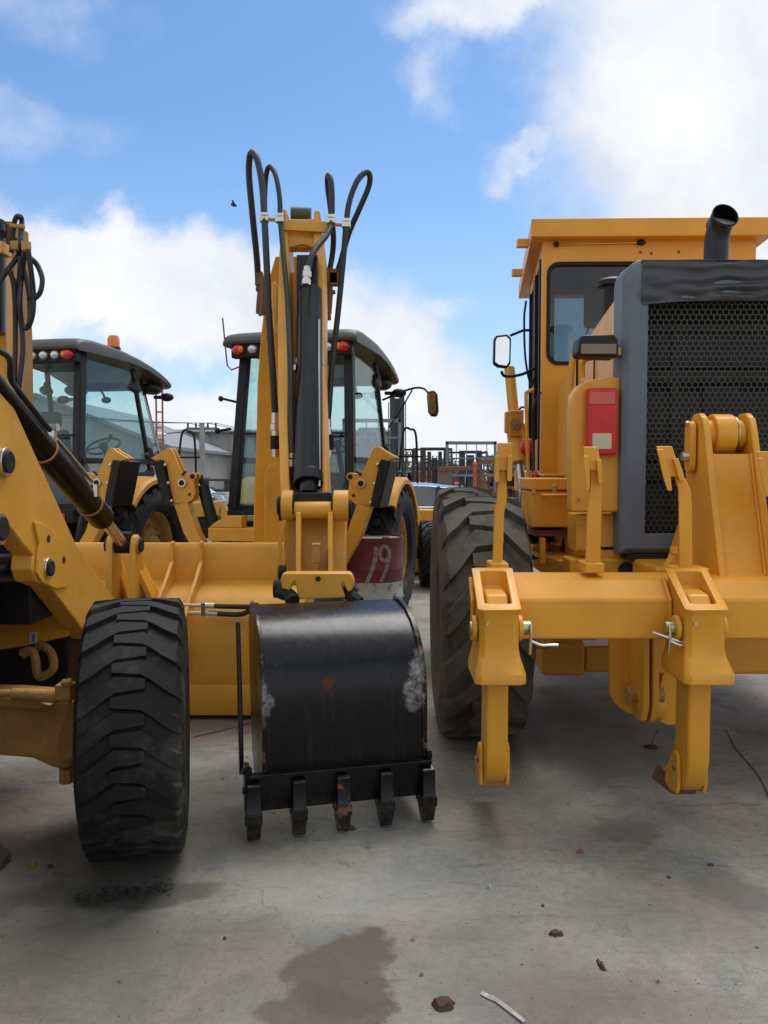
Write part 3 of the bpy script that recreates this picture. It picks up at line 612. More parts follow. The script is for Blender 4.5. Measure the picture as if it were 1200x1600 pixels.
# ---- folded digging arm of the left machine
def leftboom(t):
    m = MB(); m.loft([rect_sec(-45, 28, 640, 6.6, .3), rect_sec(-40, 26, 520, 6.5, .3), rect_sec(-35, 20, 400, 6.3, .3), rect_sec(-25, 18, 345, 6.2, .3)]); part('boom', m, M['byd'], t, bevel=.01)
    m = MB(); m.loft([rect_sec(-60, 10, 690, 6.3, .16), rect_sec(-45, 8, 470, 6.2, .16), rect_sec(-35, 4, 385, 6.1, .16)]); m.bx(P(-40, 395, 6.05), P(18, 385, 6.2)); part('dipper_stick', m, M['by'], t, bevel=.01)
    m = MB(); m.cyl(P(-14, 520, 6.1), P(-14, 345, 6.15), .10); m.cyl(P(4, 366, 6.1), P(4, 366, 6.3), .03); part('dipper_cylinder', m, M['cylb'], t)
    for pts in ([(18, 395), (22, 350), (28, 338), (34, 345), (31, 385), (27, 402), (6, 430), (-5, 450)], [(40, 378), (38, 400), (34, 430), (31, 470), (34, 505), (43, 512), (51, 490), (52, 455), (46, 405), (42, 380)],
                [(46, 402), (58, 414), (66, 436), (62, 458), (50, 468), (44, 465)], [(32, 400), (30, 470), (36, 540), (30, 600), (28, 640)], [(22, 372), (34, 410), (45, 455), (47, 500), (42, 512)], [(14, 420), (22, 450), (24, 520), (22, 600)]):
        m = MB(); m.tube([P(x, y, 6.0+.1*random.random()) for x, y in pts], .019); part('hydraulic_hose', m, M['hose'], t)
    for q_ in (lambda m: m.cyl(P(16, 352, 6.05), P(38, 355, 6.05), .016), lambda m: m.cyl(P(20, 388, 6.05), P(43, 390, 6.0), .016), lambda m: m.cyl(P(22, 440, 6.1), P(30, 440, 6.1), .03), lambda m: m.box(P(41, 384, 6), (.05, .05, .06)), lambda m: m.box(P(24, 384, 6), (.05, .05, .06))):
        m = MB(); q_(m); part('hose_clamp', m, M['byd'], t)
leftboom(mc)

# ---- digging arm of the middle machine
def arm(t):
    # boom
    m = MB(); secs = []
    for (l, r, y, Y) in ((392, 462, 900, 6.7), (395, 462, 835, 6.65), (400, 466, 700, 6.45), (402, 470, 600, 6.3), (408, 470, 520, 6.15), (416, 474, 450, 6.05), (430, 480, 400, 5.95)): secs.append(rect_sec(l, r, y, Y, .28))
    m.loft(secs); part('boom', m, M['by'], t, bevel=.012)
    m = MB(); m.prism([P(413, 850, 6.56), P(413, 740, 6.46), P(420, 726, 6.45), P(438, 720, 6.45), P(446, 725, 6.45), P(446, 850, 6.56)], (0, .1, 0)); part('boom_plate', m, M['by'], t, bevel=.008)
    m = MB(); m.prism([P(424, 470, 5.6), P(424, 445, 5.6), P(428, 438, 5.6), P(434, 445, 5.6), P(434, 500, 5.6), P(428, 520, 5.6)], (0, .4, 0)); part('boom_lug', m, M['by'], t, bevel=.01)
    # stick: two cheek plates with a web behind
    L_ = [(442, 447, 326, 5.50), (440, 448, 345, 5.48), (436, 452, 400, 5.38), (434, 453, 480, 5.20), (434, 452, 560, 5.03), (435, 450, 660, 4.82), (437, 452, 745, 4.64), (439, 455, 790, 4.55)]
    R_ = [(491, 499, 328, 5.50), (490, 501, 345, 5.48), (489, 506, 400, 5.38), (494, 507, 480, 5.20), (496, 506, 560, 5.03), (499, 508, 660, 4.82), (502, 511, 745, 4.64), (503, 513, 790, 4.55)]
    m = MB(); m.loft([rect_sec(l, r, y, Y-.08, .30) for l, r, y, Y in L_]); m.loft([rect_sec(l, r, y, Y-.08, .30) for l, r, y, Y in R_])
    part('stick_cheek_plate', m, M['by'], t, bevel=.012)
    m = MB(); m.loft([rect_sec(450, 492, y, Y+.13, .05) for y, Y in ((425, 5.33), (480, 5.2), (560, 5.03), (660, 4.82), (790, 4.55))]); m.bx(P(447, 387, 5.40), P(492, 366, 5.52)); m.loft([rect_sec(449, 493, y, Y, .22) for y, Y in ((342, 5.42), (366, 5.42))])
    m.prism([P(449, 388, 5.38), P(449, 372, 5.38), P(492, 372, 5.38), P(492, 388, 5.38), P(485, 386, 5.38), P(478, 382.5, 5.38), P(470, 382, 5.38), P(460, 385, 5.38)], (0, .1, 0))
    part('stick_web', m, M['by'], t, bevel=.006)
    m = MB(); m.prism([P(441, 342, 5.34), P(513, 346, 5.34), P(513, 363, 5.34), P(441, 359, 5.34)], (0, .03, 0)); m.cyl(P(409, 342, 5.36), P(441, 344, 5.36), .012); m.cyl(P(512, 350, 5.36), P(546, 352, 5.36), .012); part('hose_crossbar', m, M['by'], t, bevel=.004)
    m = MB(); m.cyl(P(455, 334, 5.55), P(486, 335, 5.55), .045); part('top_pin', m, M['roof'], t)
    for x, y in ((413, 340), (437, 341), (517, 343), (541, 349)):
        m = MB(); m.box(P(x, y, 5.31), (.055, .05, .055)); m.box(P(x, y-5, 5.285), (.035, .012, .015)); part('hose_clamp', m, M['steel'], t, bevel=.004)
    # bucket cylinder
    m = MB(); a = P(484, 455, 5.20); b = P(482, 740, 4.56); m.cyl(a, b, .078, n=32); m.cyl(b, P(482, 757, 4.52), .082, n=32); m.cyl(P(484, 470, 5.17), a, .078, .078, n=32); m.box(P(481, 432, 5.2), (.13, .11, .24)); 
    cy = part('bucket_cylinder', m, M['cylb'], t, bevel=.008)
    m = MB(); m.cyl(P(482, 752, 4.53), P(482, 772, 4.5), .05, n=24); m.bx(P(453, 769, 4.44), P(521, 786, 4.56)); part('cylinder_rod', m, M['cylb'], cy, bevel=.01)
    m = MB(); a = P(483.3, 566, 4.955); b = P(483.3, 572, 4.945); m.cyl(a, b, .087, n=32); m.prism([P(450, 574, 4.86), P(451, 581, 4.86), P(462, 577, 4.86), P(462, 569, 4.86)], (0, .1, 0)); part('band_clamp', m, M['steel'], cy)
    m = MB(); m.cyl(P(480, 418, 5.02), P(478, 446, 4.98), .022, n=12); m.cyl(P(479.5, 425, 5.01), P(479, 434, 5.0), .029, n=6); m.cyl(P(478.4, 438, 4.98), P(478, 446, 4.97), .029, n=6); part('hose_fitting', m, M['steel'], cy)
    m = MB(); m.tube([P(476, 676, 4.62), P(476, 730, 4.52)], .006, smooth=False); m.tube([P(498.5, 500, 5.02), P(499, 760, 4.48)], .007, smooth=False); part('steel_pipe', m, M['chrome'], cy)
    # hoses
    def hz(pts, r=.019):
        m = MB(); m.tube([P(*p) for p in pts], r, n=10, k=8); part('hydraulic_hose', m, M['hose'], t)
    hz([(403, 432, 5.75), (401, 400, 5.7), (394, 330, 5.6), (389, 270, 5.55), (392, 240, 5.5), (401, 247, 5.45), (409, 285, 5.4), (413, 340, 5.31), (417, 420, 5.2), (420, 490, 5.15), (426, 580, 5.1), (430, 650, 5.1)], .0215)
    hz([(414, 345, 5.6), (414, 300, 5.55), (417, 268, 5.5), (423, 261, 5.45), (431, 275, 5.4), (437, 310, 5.35), (438, 345, 5.31), (443, 400, 5.2), (449, 470, 5.05), (453, 560, 4.85), (455, 640, 4.75), (457, 712, 4.65)], .0165)
    hz([(513, 432, 5.6), (519, 400, 5.6), (521, 370, 5.55), (517, 330, 5.5), (512, 290, 5.45), (513, 274, 5.4), (518, 290, 5.36), (518, 343, 5.31), (511, 366, 5.22), (496, 385, 5.12), (487, 400, 5.06), (482, 420, 5.02)], .0185)
    hz([(524, 434, 5.6), (532, 410, 5.6), (545, 365, 5.55), (560, 330, 5.5), (575, 295, 5.48), (578, 276, 5.45), (572, 269, 5.42), (558, 283, 5.38), (546, 315, 5.34), (541, 350, 5.31), (536, 410, 5.28), (528, 490, 5.25), (519, 570, 5.2), (514, 640, 5.15), (512, 658, 5.15)], .0185)
    # hose manifolds on both sides
    m = MB(); m.box(P(405, 436, 5.75), (.05, .06, .09)); m.cyl(P(400, 452, 5.75), P(428, 450, 5.75), .016); m.cyl(P(404, 490, 5.75), P(432, 486, 5.75), .018); m.tube([P(407, 445, 5.75), P(404, 480, 5.75), P(404, 490, 5.75)], .018); m.tube([P(412, 432, 5.7), P(411, 470, 5.7), P(410, 492, 5.7)], .022); part('hose_manifold', m, M['rusty'], t)
    m = MB(); m.box(P(515, 432, 5.6), (.10, .06, .09)); m.tube([P(514, 430, 5.6), P(515, 460, 5.6), P(513, 490, 5.6)], .022); m.box(P(524, 437, 5.6), (.07, .06, .08)); m.cyl(P(505, 495, 5.6), P(517, 495, 5.6), .025); m.cyl(P(508, 460, 5.6), P(524, 456, 5.6), .014); part('hose_manifold', m, M['rusty'], t)
    m = MB(); m.prism([P(500, 410, 5.5), P(505, 418, 5.5), P(508, 440, 5.5), P(508, 490, 5.5), P(502, 500, 5.5)], (0, .2, 0)); part('stick_lug', m, M['by'], t, bevel=.006)
    for (x, y0, y1, Y, r) in ((430, 645, 662, 5.1, .024), (430, 663, 672, 5.1, .032), (431, 673, 681, 5.1, .026), (431, 702, 714, 5.1, .026), (457, 708, 716, 4.65, .018), (457, 718, 729, 4.62, .022), (512, 655, 668, 5.15, .022), (512, 670, 679, 5.15, .028), (513, 703, 714, 5.15, .026)):
        m = MB(); m.cyl(P(x, y0, Y), P(x, y1, Y), r, n=8); part('hose_fitting', m, M['steel'], t)
    m = MB(); m.cyl(P(431, 681, 5.1), P(431, 702, 5.1), .034, n=8); part('hose_coupling', m, M['dark'], t); m = MB(); m.cyl(P(513, 679, 5.15), P(513, 703, 5.15), .034, n=8); part('hose_coupling', m, M['dark'], t); m = MB(); m.cyl(P(458, 730, 4.62), P(458, 745, 4.62), .02); m.box(P(458, 742, 4.62), (.07, .05, .03)); part('hose_coupling', m, M['dark'], t)
    # lower stick end and link
    m = MB(); m.loft([rect_sec(440, 518, 785, 4.60, .16), rect_sec(441, 541, 815, 4.56, .16), rect_sec(446, 540, 915, 4.45, .14)]); part('stick_nose', m, M['by'], t, bevel=.01)
    m = MB()
    for x0, x1 in ((462, 470), (512, 520)): m.prism([P(x0, 800, 4.36), P(x1, 800, 4.36), P(x1, 898, 4.22), P(x0, 898, 4.22)], (0, .18, 0))
    m.cyl(P(458, 797, 4.42), P(524, 797, 4.42), .046, n=28); part('bucket_link', m, M['by'], t, bevel=.006)
    for x0, x1 in ((441, 459), (521, 545)):
        m = MB(); c0 = P((x0+x1)/2, 790, 4.44); m.cyl(P(x0, 790, 4.44), P(x1, 790, 4.44), .083, n=32); part('link_boss', m, M['by'], t, bevel=.008)
    for a, b, y, rr_ in ((434, 441, 790, .05), (436, 441, 806, .026), (545, 550, 795, .05), (459, 461.5, 790, .075), (518.5, 521, 790, .07)):
        m = MB(); m.cyl(P(a, y, 4.44), P(b, y, 4.44), rr_, n=24); part('pin', m, M['dark'], t)
    m = MB(); pts = [(445, 812), (438, 840), (436, 880), (433, 918)]
    m.loft([[P(x-3, y, 4.38), P(x+3, y, 4.38), P(x+3, y, 4.48), P(x-3, y, 4.48)] for x, y in pts]); part('guide_link', m, M['by'], t, bevel=.005)
    m = MB(); m.cyl(P(428, 920, 4.1), P(440, 920, 4.1), .045, n=20); part('pin', m, M['dark'], t); m = MB(); m.cyl(P(436, 895, 4.3), P(446, 895, 4.3), .04, n=20); part('pin', m, M['dark'], t)
    m = MB(); m.box(P(494, 864, 4.25), (.045, .08, .10)); m.prism([P(499, 895, 4.3), P(499, 876, 4.3), P(513, 856, 4.3), P(513, 895, 4.3)], (0, .03, 0)); part('stop_block', m, M['byd'], t, bevel=.006)
    # cast coupler on the bucket
    o = [(438, 905), (441, 897), (448, 895.5), (545, 895.5), (549, 898), (554, 909), (552, 920), (545, 926), (541, 921), (536, 910), (533, 914), (540, 934), (466, 937), (463, 916), (460, 908), (456, 913), (452, 923), (441, 920)]
    m = MB(); m.prism([P(x, y, 3.98) for x, y in o], (0, .09, 0)); q = part('coupler_plate', m, M['by'], t, bevel=.012, seg=3)
    m = MB(); m.cyl(P(497, 904.5, 3.976), P(497, 904.5, 4.0), .013, n=16); part('hole', m, M['dark'], q)
    m = MB(); m.tube([P(438, 925, 4.05), P(452, 930, 4.0), P(458, 940, 3.95)], .035); part('coupler_pin', m, M['dark'], t); m = MB(); m.tube([P(540, 925, 4.05), P(550, 932, 4.0), P(562, 941, 3.98)], .03); m.tube([P(545, 920, 4.05), P(556, 928, 4.05)], .03, smooth=False); part('coupler_pin', m, M['dark'], t)
    # bucket
    O = V((-.18, 3.42, 0)); yawb = 14.5; u = V((math.cos(R(yawb)), math.sin(R(yawb)), 0)); v = V((-u.y, u.x, 0))
    def Bk(x, y, z): return O+u*x+v*y+V((0, 0, z))
    hw = .355
    shell = [(.0, .215), (.0, .40), (.004, .57), (.02, .645), (.055, .715), (.11, .775), (.18, .825), (.27, .862), (.37, .882), (.46, .886)]
    m = MB(); secs = []
    for x in (-hw+.03, 0, hw):
        secs.append([Bk(x, a, z-.012*(x/hw)*0) for a, z in shell]+[Bk(x, a+.018, z-.016) for a, z in reversed(shell)])
    m.loft(secs); bk = part('digging_bucket', m, M['bucket'], t)
    for sx in (-hw+.028, hw-.002):
        sp = [(-.004, .14), (-.006, .45), (-.002, .58), (.016, .655), (.05, .725), (.105, .786), (.176, .838), (.27, .876), (.37, .896), (.47, .90), (.56, .80), (.52, .5), (.44, .22), (.30, .12), (.1, .11)]
        m = MB(); m.prism([Bk(sx, a, z) for a, z in sp], u*.018 if sx < 0 else u*.024); part('side_plate', m, M['bucketr'], bk, bevel=.004)
    m = MB(); m.prism([Bk(-hw-.035, .40, .12), Bk(-hw-.035, .44, .25), Bk(-hw-.035, .50, .62), Bk(-hw-.035, .53, .80), Bk(-hw-.035, .50, .80), Bk(-hw-.035, .42, .5), Bk(-hw-.035, .36, .15)], u*.02); part('side_cutter', m, M['bucket'], bk, bevel=.004)
    m = MB(); x0, x1 = -hw-.03, hw+.028
    m.loft([[Bk(x, -.028, .262), Bk(x, -.028, .232), Bk(x, -.006, .11), Bk(x, .03, .11), Bk(x, .03, .262)] for x in (x0, x1)]); part('cutting_edge', m, M['bucket'], bk, bevel=.004)
    m = MB(); m.loft([[Bk(x, -.045, .272), Bk(x, -.045, .258), Bk(x, .0, .258), Bk(x, .0, .272)] for x in (x0-.004, x1+.004)]); part('edge_lip', m, M['bucket'], bk, bevel=.003)
    for sx, sg in ((-hw-.045, -1), (hw+.012, 1)):
        m = MB(); m.prism([Bk(sx, -.03, .31), Bk(sx, .05, .30), Bk(sx, .06, .16), Bk(sx, .0, .05), Bk(sx, -.03, .2)], u*.022); 
        for z in (.28, .20): m.cyl(Bk(sx-.008, .0, z), Bk(sx+.03, .0, z), .016, n=6)
        part('corner_cutter', m, M['bucket'], bk, bevel=.003)
    for i in range(5):
        x = -hw-.012+i*(2*hw+.024)/4
        m = MB()
        m.loft([[Bk(x-a, y0, z), Bk(x+a, y0, z), Bk(x+a, y1, z), Bk(x-a, y1, z)] for z, a, y0, y1 in ((.250, .022, -.034, .03), (.235, .027, -.062, .03), (.13, .028, -.068, .03), (.115, .033, -.075, .03))])
        m.loft([[Bk(x-a, y0, z), Bk(x+a, y0, z), Bk(x+a, y1, z), Bk(x-a, y1, z)] for z, a, y0, y1 in ((.125, .032, -.080, .032), (.085, .032, -.078, .03), (.08, .028, -.072, .025), (.012, .026, -.05, -.02))])
        m.cyl(Bk(x-.036, -.035, .107), Bk(x+.036, -.035, .107), .010, n=8)
        th = part('bucket_tooth', m, M['toothr'] if i == 2 else M['bucket'], bk, bevel=.003)
        if i == 2: th['label'] = 'middle tooth with a rusty cap'

def bucket_material(name, rust=.0, center_rust=True):
    m = bpy.data.materials.new(name); m.use_nodes = True; nt = m.node_tree; N = nt.nodes; L = nt.links; b = N['Principled BSDF']
    g = N.new('ShaderNodeNewGeometry'); pos = g.outputs['Position']
    def noi(s, d=7, r=.65):
        n = N.new('ShaderNodeTexNoise'); n.inputs['Scale'].default_value = s; n.inputs['Detail'].default_value = d; n.inputs['Roughness'].default_value = r; L.new(pos, n.inputs['Vector']); return n
    w = noi(9); sb = N.new('ShaderNodeVectorMath'); sb.operation = 'SUBTRACT'; L.new(w.outputs['Color'], sb.inputs[0]); sb.inputs[1].default_value = (.5, .5, .5)
    sl = N.new('ShaderNodeVectorMath'); sl.operation = 'SCALE'; L.new(sb.outputs[0], sl.inputs[0]); sl.inputs['Scale'].default_value = .16
    ad = N.new('ShaderNodeVectorMath'); ad.operation = 'ADD'; L.new(pos, ad.inputs[0]); L.new(sl.outputs[0], ad.inputs[1])
    cur = None; scr = noi(26, 10, .8)
    base = N.new('ShaderNodeRGB'); base.outputs[0].default_value = (.003, .0034, .005, 1); cur = base.outputs[0]
    rough = N.new('ShaderNodeMapRange'); n = noi(3); L.new(n.outputs['Fac'], rough.inputs[0]); rough.inputs[3].default_value = .09; rough.inputs[4].default_value = .22; rr = rough.outputs[0]
    def patch(c, rad, col, amt, tex=None, lo=.42, hi=.6, w=.35):
        nonlocal cur, rr
        s = N.new('ShaderNodeVectorMath'); s.operation = 'SUBTRACT'; L.new(ad.outputs[0], s.inputs[0]); s.inputs[1].default_value = c
        mm = N.new('ShaderNodeVectorMath'); mm.operation = 'MULTIPLY'; L.new(s.outputs[0], mm.inputs[0]); mm.inputs[1].default_value = [1/q for q in rad]
        l = N.new('ShaderNodeVectorMath'); l.operation = 'LENGTH'; L.new(mm.outputs[0], l.inputs[0])
        r = N.new('ShaderNodeMapRange'); L.new(l.outputs['Value'], r.inputs[0]); r.inputs[1].default_value = 1+w; r.inputs[2].default_value = 1-w; r.inputs[4].default_value = amt
        f = r.outputs[0]
        if tex:
            t = N.new('ShaderNodeMapRange'); L.new(tex.outputs['Fac'], t.inputs[0]); t.inputs[1].default_value = lo; t.inputs[2].default_value = hi
            k = N.new('ShaderNodeMath'); k.operation = 'MULTIPLY'; L.new(f, k.inputs[0]); L.new(t.outputs[0], k.inputs[1]); f = k.outputs[0]
        x = N.new('ShaderNodeMix'); x.data_type = 'RGBA'; L.new(f, x.inputs[0]); L.new(cur, x.inputs[6]); x.inputs[7].default_value = (*col, 1); cur = x.outputs[2]
        y = N.new('ShaderNodeMix'); y.data_type = 'FLOAT'; L.new(f, y.inputs[0]); L.new(rr, y.inputs[2]); y.inputs[3].default_value = .8; rr = y.outputs[0]
    patch(P(650, 1062, 3.56), (.035, .2, .10), (.48, .48, .46), .95, scr, .38, .62)
    patch(P(652, 1030, 3.58), (.03, .2, .05), (.30, .30, .29), .8, scr, .40, .62)
    patch(P(408, 1085, 3.38), (.035, .2, .075), (.42, .43, .43), .95, scr, .38, .62)
    patch(P(515, 1066, 3.44), (.034, .2, .024), (.13, .035, .018), .95, scr, .36, .5)
    patch(P(520, 1085, 3.44), (.008, .2, .10), (.10, .04, .025), .5, scr)
    dust = noi(14, 9, .75)
    if True:
        s = N.new('ShaderNodeSeparateXYZ'); L.new(pos, s.inputs[0]); r = N.new('ShaderNodeMapRange'); L.new(s.outputs[2], r.inputs[0]); r.inputs[1].default_value = .16; r.inputs[2].default_value = 0; r.inputs[4].default_value = .75
        t = N.new('ShaderNodeMapRange'); L.new(dust.outputs['Fac'], t.inputs[0]); t.inputs[1].default_value = .4; t.inputs[2].default_value = .62
        k = N.new('ShaderNodeMath'); k.operation = 'MULTIPLY'; L.new(r.outputs[0], k.inputs[0]); L.new(t.outputs[0], k.inputs[1])
        x = N.new('ShaderNodeMix'); x.data_type = 'RGBA'; L.new(k.outputs[0], x.inputs[0]); L.new(cur, x.inputs[6]); x.inputs[7].default_value = (.10, .085, .068, 1); cur = x.outputs[2]
    mp = N.new('ShaderNodeMapping'); mp.inputs['Scale'].default_value = (34, 34, 1.6); L.new(pos, mp.inputs[0]); ns = N.new('ShaderNodeTexNoise'); ns.inputs['Scale'].default_value = 1; ns.inputs['Detail'].default_value = 7; ns.inputs['Roughness'].default_value = .7; L.new(mp.outputs[0], ns.inputs['Vector'])
    t = N.new('ShaderNodeMapRange'); L.new(ns.outputs['Fac'], t.inputs[0]); t.inputs[1].default_value = .54; t.inputs[2].default_value = .74; t.inputs[4].default_value = .30
    x = N.new('ShaderNodeMix'); x.data_type = 'RGBA'; L.new(t.outputs[0], x.inputs[0]); L.new(cur, x.inputs[6]); x.inputs[7].default_value = (.06, .058, .055, 1); cur = x.outputs[2]
    ad2 = N.new('ShaderNodeMath'); ad2.operation = 'MULTIPLY_ADD'; L.new(ns.outputs['Fac'], ad2.inputs[0]); ad2.inputs[1].default_value = .22; L.new(rr, ad2.inputs[2]); rr = ad2.outputs[0]
    if rust:
        t = N.new('ShaderNodeMapRange'); q = noi(22, 9, .7); L.new(q.outputs['Fac'], t.inputs[0]); t.inputs[1].default_value = .54; t.inputs[2].default_value = .6; t.inputs[4].default_value = rust
        x = N.new('ShaderNodeMix'); x.data_type = 'RGBA'; L.new(t.outputs[0], x.inputs[0]); L.new(cur, x.inputs[6]); x.inputs[7].default_value = (.20, .09, .045, 1); cur = x.outputs[2]
    L.new(cur, b.inputs['Base Color']); L.new(rr, b.inputs['Roughness']); b.inputs['Specular IOR Level'].default_value = .30
    n3 = noi(5, 3); bp = N.new('ShaderNodeBump'); bp.inputs['Strength'].default_value = .12; bp.inputs['Distance'].default_value = .012; L.new(n3.outputs['Fac'], bp.inputs['Height']); L.new(bp.outputs[0], b.inputs['Normal'])
    return m
M['bucket'] = bucket_material('scuffed_black_bucket_paint'); M['bucketr'] = bucket_material('rust_edged_black_paint', .8); M['toothr'] = bucket_material('rusty_tooth', .95)
arm(mb_)

# ------------------------------------------------------------------ front half of the near backhoe
def near_backhoe():
    t = thing('backhoe_loader', 'nearest yellow backhoe loader, its front tyre and long loader bucket at the lower left', 'backhoe loader', (-2.0, 3.0, 0), 0, GRP)
    f = fwdv(-12)
    wheel(t, (-.972, 3.25, .497), f, .50, .38, 25, .022, .25, 1, M['tyre'], M['by'], dq=.62, flat=.15, lug=.60, cl=.62)
    # loader bucket
    prof = [(5.36, 1.035), (5.27, 1.04), (5.245, 1.00), (5.235, .80), (5.0, .735), (4.90, .62), (4.86, .48), (4.87, .33), (4.905, .215)]
    inn = [(y+.02, z-.012) for y, z in reversed(prof)]
    m = MB(); m.prism([V((-3.2, y, z)) for y, z in prof]+[V((-3.2, y+.03, z-.02)) for y, z in reversed(prof)], (2.72, 0, 0)); bk = part('loader_bucket', m, M['by'], t, bevel=.006, seg=3)
    m = MB(); m.prism([V((-3.2, 4.90, .225)), V((-3.2, 4.892, .205)), V((-3.2, 4.93, .03)), V((-3.2, 5.02, .012)), V((-3.2, 5.9, .012)), V((-3.2, 5.9, .03)), V((-3.2, 5.0, .05))], (2.72, 0, 0)); part('bucket_floor', m, M['by'], bk, bevel=.006)
    for x in (-3.2, -.50): m = MB(); m.prism([V((x, y, z)) for y, z in prof]+[V((x, 4.95, .04)), V((x, 5.85, .03)), V((x, 5.6, .7))], (.022, 0, 0)); part('bucket_side', m, M['by'], bk, bevel=.005)
    for (x0, y0) in ((268, 852), (313, 850)):
        x = P(x0, y0, 5.24).x; m = MB()
        oc = [(5.245, 1.055), (5.205, 1.05), (5.19, .93), (5.05, .84), (4.84, .73), (4.74, .64), (4.74, .54), (4.83, .45), (4.87, .3), (4.92, .3), (4.92, .6), (5.0, .72), (5.24, .79), (5.25, 1.0)]
        m.prism([V((x, a, b)) for a, b in oc], (.022, 0, 0)); part('bucket_rib', m, M['by'], bk, bevel=.005)
    # cylinder brackets on bucket
    for x0, x1 in ((170, 181), (207, 216)):
        a = P(x0, 850, 4.86).x; b = P(x1, 850, 4.86).x; m = MB()
        m.prism([V((a, y, z)) for y, z in ((4.80, 1.07), (4.83, 1.115), (4.88, 1.125), (4.92, 1.09), (5.02, .78), (5.0, .70), (4.84, .60), (4.76, .62))], (b-a, 0, 0)); part('cylinder_bracket', m, M['by'], bk, bevel=.006)
    m = MB(); m.bar(P(210, 870, 4.95), P(248, 948, 4.98), .03, .16, up=(0, 1, 0)); m.bar(P(186, 880, 5.0), P(205, 945, 5.0), .02, .12, up=(0, 1, 0)); part('bracket_brace', m, M['by'], bk, bevel=.004)
    pin(P(195, 852, 4.86), (1, 0, 0), .20, .033, t, m='dark')
    m = MB(); m.cyl(P(208, 852, 4.86), P(219, 852, 4.86), .052, n=24); part('pin_collar', m, M['byd'], t, bevel=.006)
    m = MB(); m.cyl(P(216, 852, 4.86), P(223, 852, 4.86), .04, n=24); part('pin_cap', m, M['dark'], t, bevel=.006)
    # cylinder
    a = P(-34, 585, 3.08); b = P(159, 809, 4.42); d = (b-a).normalized()
    m = MB(); m.cyl(a, b, .062, n=36); q0 = b-d*.20; m.cyl(q0, b, .066, n=36); m.cyl(b-d*.02, b+d*.02, .060, n=36); cy = part('tilt_cylinder', m, M['cyla'], t, bevel=.006)
    for k in (.20, .84): m = MB(); q = b-d*k; m.cyl(q-d*.005, q+d*.005, .068, n=36); part('cylinder_band', m, M['byd'], cy)
    e = P(193, 850, 4.86)
    m = MB(); m.cyl(b, e, .033, n=24); part('cylinder_rod', m, M['chrome'], cy)
    m = MB(); m.cyl(e-V((.045, 0, 0)), e+V((.045, 0, 0)), .055, n=28); m.box(e+V((0, 0, .045)), (.09, .10, .05)); part('rod_eye', m, M['dark'], cy, bevel=.008)
    m = MB(); m.tube([P(-8, 545, 3.1), P(14, 560, 3.2), P(16, 590, 3.3), P(30, 612, 3.35), P(60, 650, 3.5), P(78, 672, 3.6)], .012); part('hydraulic_pipe', m, M['hose'], cy)
    m = MB(); q = P(82, 672, 3.72); m.cyl(q, q-V((0, .02, .05)), .022, n=8); m.box(q+V((0, 0, .012)), (.05, .04, .03)); part('hose_fitting', m, M['steel'], cy); m = MB(); q = P(148, 757, 4.15); m.cyl(q, q-V((0, 0, .06)), .024, n=8); part('hose_fitting', m, M['steel'], cy)
    m = MB(); q1 = P(88, 686, 3.72); q2 = P(144, 752, 4.12); m.tube([q1, q2], .009, smooth=False); part('steel_pipe', m, M['steel'], cy)
    # loader arm
    X = -1.44
    ol = [(-60, 500), (2, 570), (10, 605), (24, 640), (119, 850), (186, 945), (182, 975), (165, 1000), (140, 998), (78, 916), (56, 908), (50, 890), (52, 868), (38, 852), (10, 816), (-60, 790)]
    m = MB(); m.prism([HX(x, y, X) for x, y in ol], (-.09, 0, 0)); ar = part('loader_arm', m, M['by'], t, bevel=.008, seg=3)
    pl = [(50, 815), (60, 817), (76, 826), (92, 845), (104, 868), (110, 900), (100, 918), (84, 920), (62, 910), (54, 895), (55, 872), (58, 850)]
    m = MB(); m.prism([HX(x, y, X+.001) for x, y in pl], (.012, 0, 0)); part('arm_reinforcement', m, M['by'], ar, bevel=.004)
    for x, y, r in ((76, 842, .016), (100, 875, .016)): m = MB(); q = HX(x, y, X+.014); m.cyl(q-V((.01, 0, 0)), q+V((.001, 0, 0)), r, n=20); part('hole', m, M['dark'], ar)
    for x, y, r in ((8, 722, .042), (74, 888, .034), (-2, 826, .045)):
        q = HX(x, y, X+.01); m = MB(); m.cyl(q-V((.03, 0, 0)), q+V((.012, 0, 0)), r*1.35, n=28); bs = part('pin_bushing', m, M['steel'], ar, bevel=.004)
        m = MB(); m.cyl(q-V((.03, 0, 0)), q+V((.022, 0, 0)), r, n=28); part('pin', m, M['dark'], bs, bevel=.004)
    m = MB(); m.cyl(P(-60, 890, 3.3), P(44, 886, 3.55), .062, n=28); m.box(P(60, 888, 3.55), (.07, .1, .09)); part('lift_cylinder', m, M['cylb'], t, bevel=.006)
    # second arm and dark structure behind the near one
    m = MB(); m.prism([V((-2.6, y, z)) for y, z in ((2.9, 1.95), (3.3, 1.85), (4.55, .72), (4.5, .6), (4.3, .62), (3.5, 1.25), (2.9, 1.4))], (-.09, 0, 0)); part('loader_arm', m, M['by'], t, bevel=.008)
    m = MB(); m.bx((-2.5, 3.62, .82), (-1.54, 3.9, 1.28)); m.bx((-2.5, 3.9, .95), (-1.6, 4.1, 1.2)); m.cyl((-2.55, 4.35, .82), (-1.5, 4.35, .82), .07); part('front_crossmember', m, M['plast'], t, bevel=.02)
    # chassis
    m = MB(); m.prism([P(-220, 905, 3.95), P(40, 905, 3.95), P(104, 914, 3.95), P(106, 995, 3.95), P(40, 1010, 3.95), P(-220, 1045, 3.95)], (0, .25, 0)); part('engine_frame', m, M['by'], t, bevel=.008)
